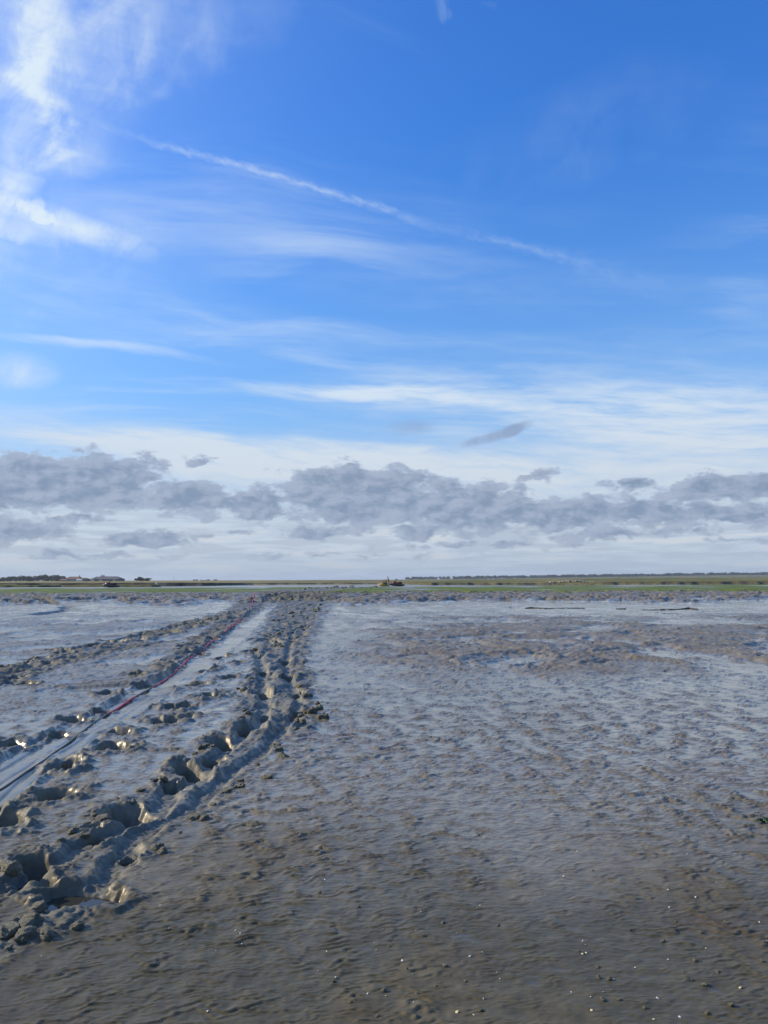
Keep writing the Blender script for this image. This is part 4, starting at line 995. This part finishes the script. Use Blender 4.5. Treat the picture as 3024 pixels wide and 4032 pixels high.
# ------------------------------------------------------------------ clods of mud
clod_m, t, b = new_mat('clod_mud')
tcn = t.nodes.new('ShaderNodeTexCoord'); n = nz(t, tcn.outputs['Object'], 4.0, 6, .6); oi = t.nodes.new('ShaderNodeObjectInfo')
setin(t, b.inputs['Base Color'], mixc(t, (n.sm(.3, .7) * .7 + Ex(t, oi.outputs['Random']) * .3), (0.115, 0.100, 0.058), (0.21, 0.188, 0.115)))
setin(t, b.inputs['Roughness'], n.sm(.3, .7, .35, .6)); bp = t.nodes.new('ShaderNodeBump'); bp.inputs['Strength'].default_value = .6; bp.inputs['Distance'].default_value = .12
setin(t, bp.inputs['Height'], nz(t, tcn.outputs['Object'], 7.0, 6, .65)); t.links.new(bp.outputs[0], b.inputs['Normal'])
clod_me = []
for i in range(6):
    bm = bmesh.new(); bmesh.ops.create_icosphere(bm, subdivisions=4, radius=1)
    for v in bm.verts:
        p = v.co.normalized(); o_ = Vector((i * 9.1, i * 3.3, 0))
        k = 1 + .36 * mnoise.noise(p * 1.3 + o_) + .22 * abs(mnoise.noise(p * 3.1 + o_)) + .12 * mnoise.noise(p * 6.5 + o_)
        v.co = Vector((p.x * k, p.y * k * .8, p.z * k * .62))
        if i % 2 and v.co.z > .25 and p.x > -.2: v.co.z = .25 + (v.co.z - .25) * .45
    me = bpy.data.meshes.new('clod'); bm.to_mesh(me); bm.free(); me.materials.append(clod_m)
    for p in me.polygons: p.use_smooth = True
    clod_me.append(me)
def clod(px, py, size, label, group=None, sink=.42, mesh=None):
    x, yv = gp(px, py); o = obj('mud_clod', mesh or random.choice(clod_me)); o.location = (x, yv, hz_at(x, yv) + size * (.6 - sink) * .8)
    o.scale = (size, size * random.uniform(.8, 1.1), size * random.uniform(.8, 1.15)); o.rotation_euler = (random.uniform(-.4, .4), random.uniform(-.4, .4), random.random() * 6.28)
    return tag(o, label, 'mud clod', group)
G_ = 'loose clods of mud near the trail'
for px, py, s, lab in [(120, 3640, .052, 'large rounded mud clod at lower left with a dark hollow facing the viewer'), (150, 3581, .034, 'flattish dark clod just above the large rounded clod at lower left'),
                       (103, 3692, .044, 'dark rough clod directly below the large rounded clod at lower left'), (28, 3680, .050, 'crumbly clod at the left edge of the picture low down'),
                       (300, 3655, .030, 'upright clod standing right of the large rounded clod'), (187, 3695, .034, 'crumbly wet clod right of the dark rough clod at lower left'),
                       (32, 3735, .018, 'small round clod nearest the lower left corner'), (338, 3575, .034, 'clod on the near rim of the larger foreground puddle'),
                       (40, 3440, .055, 'pale knobbly clod at the left edge beside the smaller puddle'), (410, 3235, .050, 'pale knobbly clod left of the big smooth footprint hole'),
                       (1115, 2985, .045, 'lone dark clod on the smooth mud just right of the trail'), (1270, 2830, .07, 'dark clod at the tip of the spur right of the trail'), (1225, 2812, .08, 'crumbled clod in the middle of the spur right of the trail')]:
    clod(px, py, s, lab, G_)
def along(pts, n, spread):
    for i in range(n):
        k = random.random() * (len(pts) - 1); j = int(k); q = k - j
        yield pts[j][0] * (1 - q) + pts[j + 1][0] * q + random.gauss(0, spread), pts[j][1] * (1 - q) + pts[j + 1][1] * q + random.gauss(0, spread * .25)
main_l = [(130, 3380), (330, 3260), (640, 3060), (800, 2950), (940, 2830), (980, 2740), (1000, 2640)]
main_r = [(360, 3580), (500, 3420), (700, 3290), (860, 3140), (1000, 3060), (1140, 2900), (1210, 2790), (1190, 2700), (1170, 2600)]
for px, py in list(along(main_l, 34, 26)) + list(along(main_r, 46, 22)):
    yv = gp(px, py)[1]; clod(px, py, random.uniform(.006, .016) * (yv ** .55), 'chunk of grey mud thrown up on the rim of the main trodden trail', 'chunks on the rims of the main trail')
for i in range(70):
    py = 2345 + 230 * random.random() ** 1.4; cx = np.interp(py, [2340, 2400, 2450, 2580], [1175, 1190, 1165, 1080]); hw = np.interp(py, [2340, 2400, 2450, 2580], [110, 75, 80, 110])
    px = cx + random.uniform(-hw, hw); yv = gp(px, py)[1]
    clod(px, py, random.uniform(.0018, .0042) * yv, 'chunk of grey mud in the churned far end of the trail', 'chunks in the far end of the trail')
for px, py in along([(0, 2650), (240, 2580), (450, 2535), (680, 2488), (860, 2437), (960, 2405)], 26, 10):
    yv = gp(px, py)[1]; clod(px, py, random.uniform(.002, .0045) * yv, 'chunk of dark mud along the older track crossing at left', 'chunks along the older track at left')
for i in range(40):
    px = random.uniform(1190, 1490); py = np.interp(px, [1190, 1300, 1490], [2328, 2319, 2313]) + random.gauss(0, 3)
    yv = gp(px, py)[1]; clod(px, py, random.uniform(.10, .28) * (yv / 110), 'grey mud lump in the line leading to the people on the far mud', 'lumps in the line leading to the people')
for px, py in [(c[0] * .482 + 1200, c[1] * .482 + 3400) for c in ((1130, 500), (915, 1080), (690, 690), (1145, 855), (240, 985), (590, 1262), (1580, 515), (810, 265), (440, 365), (120, 250), (1440, 1225), (640, 1055), (1310, 980), (830, 885), (380, 200), (370, 1155), (1070, 1020))] + \
              [(c[0] * .4967 + 2200, c[1] * .4967 + 3300) for c in ((270, 262), (570, 750), (1080, 995), (310, 1045), (990, 1085), (1260, 1090), (1370, 1360), (1185, 1425), (480, 1310), (350, 1310), (825, 838), (1130, 775), (730, 490), (680, 1375), (160, 918), (1615, 1000), (1155, 1190), (1060, 1150), (320, 1130), (400, 1145), (930, 680), (1330, 690))]:
    clod(px, py, random.uniform(.005, .012), 'small dark lump lying on the bare mud of the foreground', 'small lumps on the foreground mud', .3)

# ------------------------------------------------------------------ shells
shell_m, t, b = new_mat('sea_shell')
tcn = t.nodes.new('ShaderNodeTexCoord'); oi = t.nodes.new('ShaderNodeObjectInfo')
wv = t.nodes.new('ShaderNodeTexWave'); wv.inputs['Scale'].default_value = 3; t.links.new(tcn.outputs['Object'], wv.inputs[0])
setin(t, b.inputs['Base Color'], mixc(t, Ex(t, oi.outputs['Random']).sm(.4, .9), mixc(t, Ex(t, wv.outputs['Fac']), (0.58, 0.55, 0.47), (0.72, 0.69, 0.62)), (0.62, 0.50, 0.26))); b.inputs['Roughness'].default_value = .45
sm_list = []
for i in range(3):
    bm = bmesh.new(); rows_ = []
    for a in range(7):
        rad = (a + .02) / 6
        rows_.append([bm.verts.new((rad * math.cos(q) * (1 + .1 * i), rad * math.sin(q) * .8 + .12 * rad, (.48 + .05 * i) * math.sqrt(max(0, 1 - rad ** 2)) * (1 + .04 * math.cos(q * 12)))) for q in np.linspace(0, 2 * math.pi, 25)[:-1]])
    for r0, r1 in zip(rows_[:-1], rows_[1:]):
        for k in range(24): bm.faces.new((r0[k], r0[(k + 1) % 24], r1[(k + 1) % 24], r1[k]))
    bm.faces.new(rows_[0]); me = bpy.data.meshes.new('shell'); bm.to_mesh(me); bm.free(); me.materials.append(shell_m); sm_list.append(me)
sh_px = [(c[0] * .482 + 1200, c[1] * .482 + 3400, s) for *c, s in ((180, 735, 2), (1350, 773, 2), (800, 815, 2.4), (1452, 748, 2), (1245, 1235, 3), (252, 945, 2), (515, 1085, 1.6), (1460, 1130, 1.6), (1433, 357, 1.8), (640, 548, 1.4), (905, 567, 1.3), (570, 655, 1.2), (585, 718, 1.3), (1383, 1260, 1.8), (885, 920, 1.2), (110, 885, 1.2), (1570, 912, 1.2), (1595, 962, 1.4), (950, 410, 1.3), (165, 143, 1.6), (1240, 580, 1.2), (890, 1155, 1.2), (662, 1100, 1.2))]
sh_px += [(c[0] * .4967 + 2200, c[1] * .4967 + 3300, s) for *c, s in ((870, 985, 2.2), (190, 943, 2.2), (220, 932, 2.2), (787, 1300, 2.4), (963, 1450, 2.2), (262, 1392, 2.2), (868, 423, 2.2), (1086, 482, 2.2), (1253, 355, 1.8), (1020, 130, 1.8), (877, 558, 1.6), (40, 312, 2), (608, 1052, 1.6), (192, 835, 1.6), (212, 865, 1.3), (1440, 1215, 2), (1170, 893, 1.6), (1592, 680, 1.4), (1655, 850, 2), (355, 1250, 1.3), (100, 1240, 1.3), (256, 1282, 1.3), (440, 1143, 1.2), (148, 103, 1.6), (755, 1468, 1.6))]
sh_px += [(c[0] * .603, c[1] * .603 + 2900, s) for *c, s in ((1048, 1112, 1.8), (1540, 1268, 1.5), (1568, 1292, 1.5), (1410, 1402, 1.4), (1105, 1265, 1.3), (935, 920, 1.4), (130, 1182, 1.3), (270, 1430, 1.3), (1580, 1372, 1.3))]
sh_px.append((817, 3990, 2.2))
for px, py, s in sh_px:
    x, yv = gp(px, py); o = obj('cockle_shell', random.choice(sm_list)); o.location = (x, yv, hz_at(x, yv) + .0015); k = s * .0025
    o.scale = (k, k, k); o.rotation_euler = (random.uniform(-.5, .5), random.uniform(-.5, .5), random.random() * 6.28)
    tag(o, 'small white shell lying on the bare mud of the foreground', 'shell', 'shells scattered on the foreground mud')
# sprig of green weed at the right edge
green_m = plain('green_weed', (0.02, 0.06, 0.015), .5, var=.3)
x, yv = gp(3008, 3242); bm = bmesh.new()
for i in range(9):
    a = random.random() * 6.28; l = random.uniform(.03, .07)
    tube(bm, [(0, 0, 0), (math.cos(a) * l * .5, math.sin(a) * l * .5, .012 + .01 * random.random()), (math.cos(a) * l, math.sin(a) * l, .004)], [.004, .006, .002], 5)
o = obj('seaweed', bm, green_m); o.location = (x, yv, hz_at(x, yv)); tag(o, 'sprig of dark green weed on the mud at the right edge', 'seaweed')

# ------------------------------------------------------------------ the air between here and the far shore
bm = bmesh.new(); box(bm, (0, 4400, 14.0), (26000, 9400, 32.0)); hzo = obj('haze', bm, None, None, False); hzo['kind'] = 'stuff'
hm = bpy.data.materials.new('haze'); hm.use_nodes = True; hm.node_tree.nodes.clear()
mo = hm.node_tree.nodes.new('ShaderNodeOutputMaterial'); pv_ = hm.node_tree.nodes.new('ShaderNodeVolumePrincipled')
pv_.inputs['Color'].default_value = (0.75, 0.86, 1.0, 1); pv_.inputs['Density'].default_value = 0.00012; pv_.inputs['Anisotropy'].default_value = 0.2
hm.node_tree.links.new(pv_.outputs[0], mo.inputs['Volume']); hzo.data.materials.append(hm)
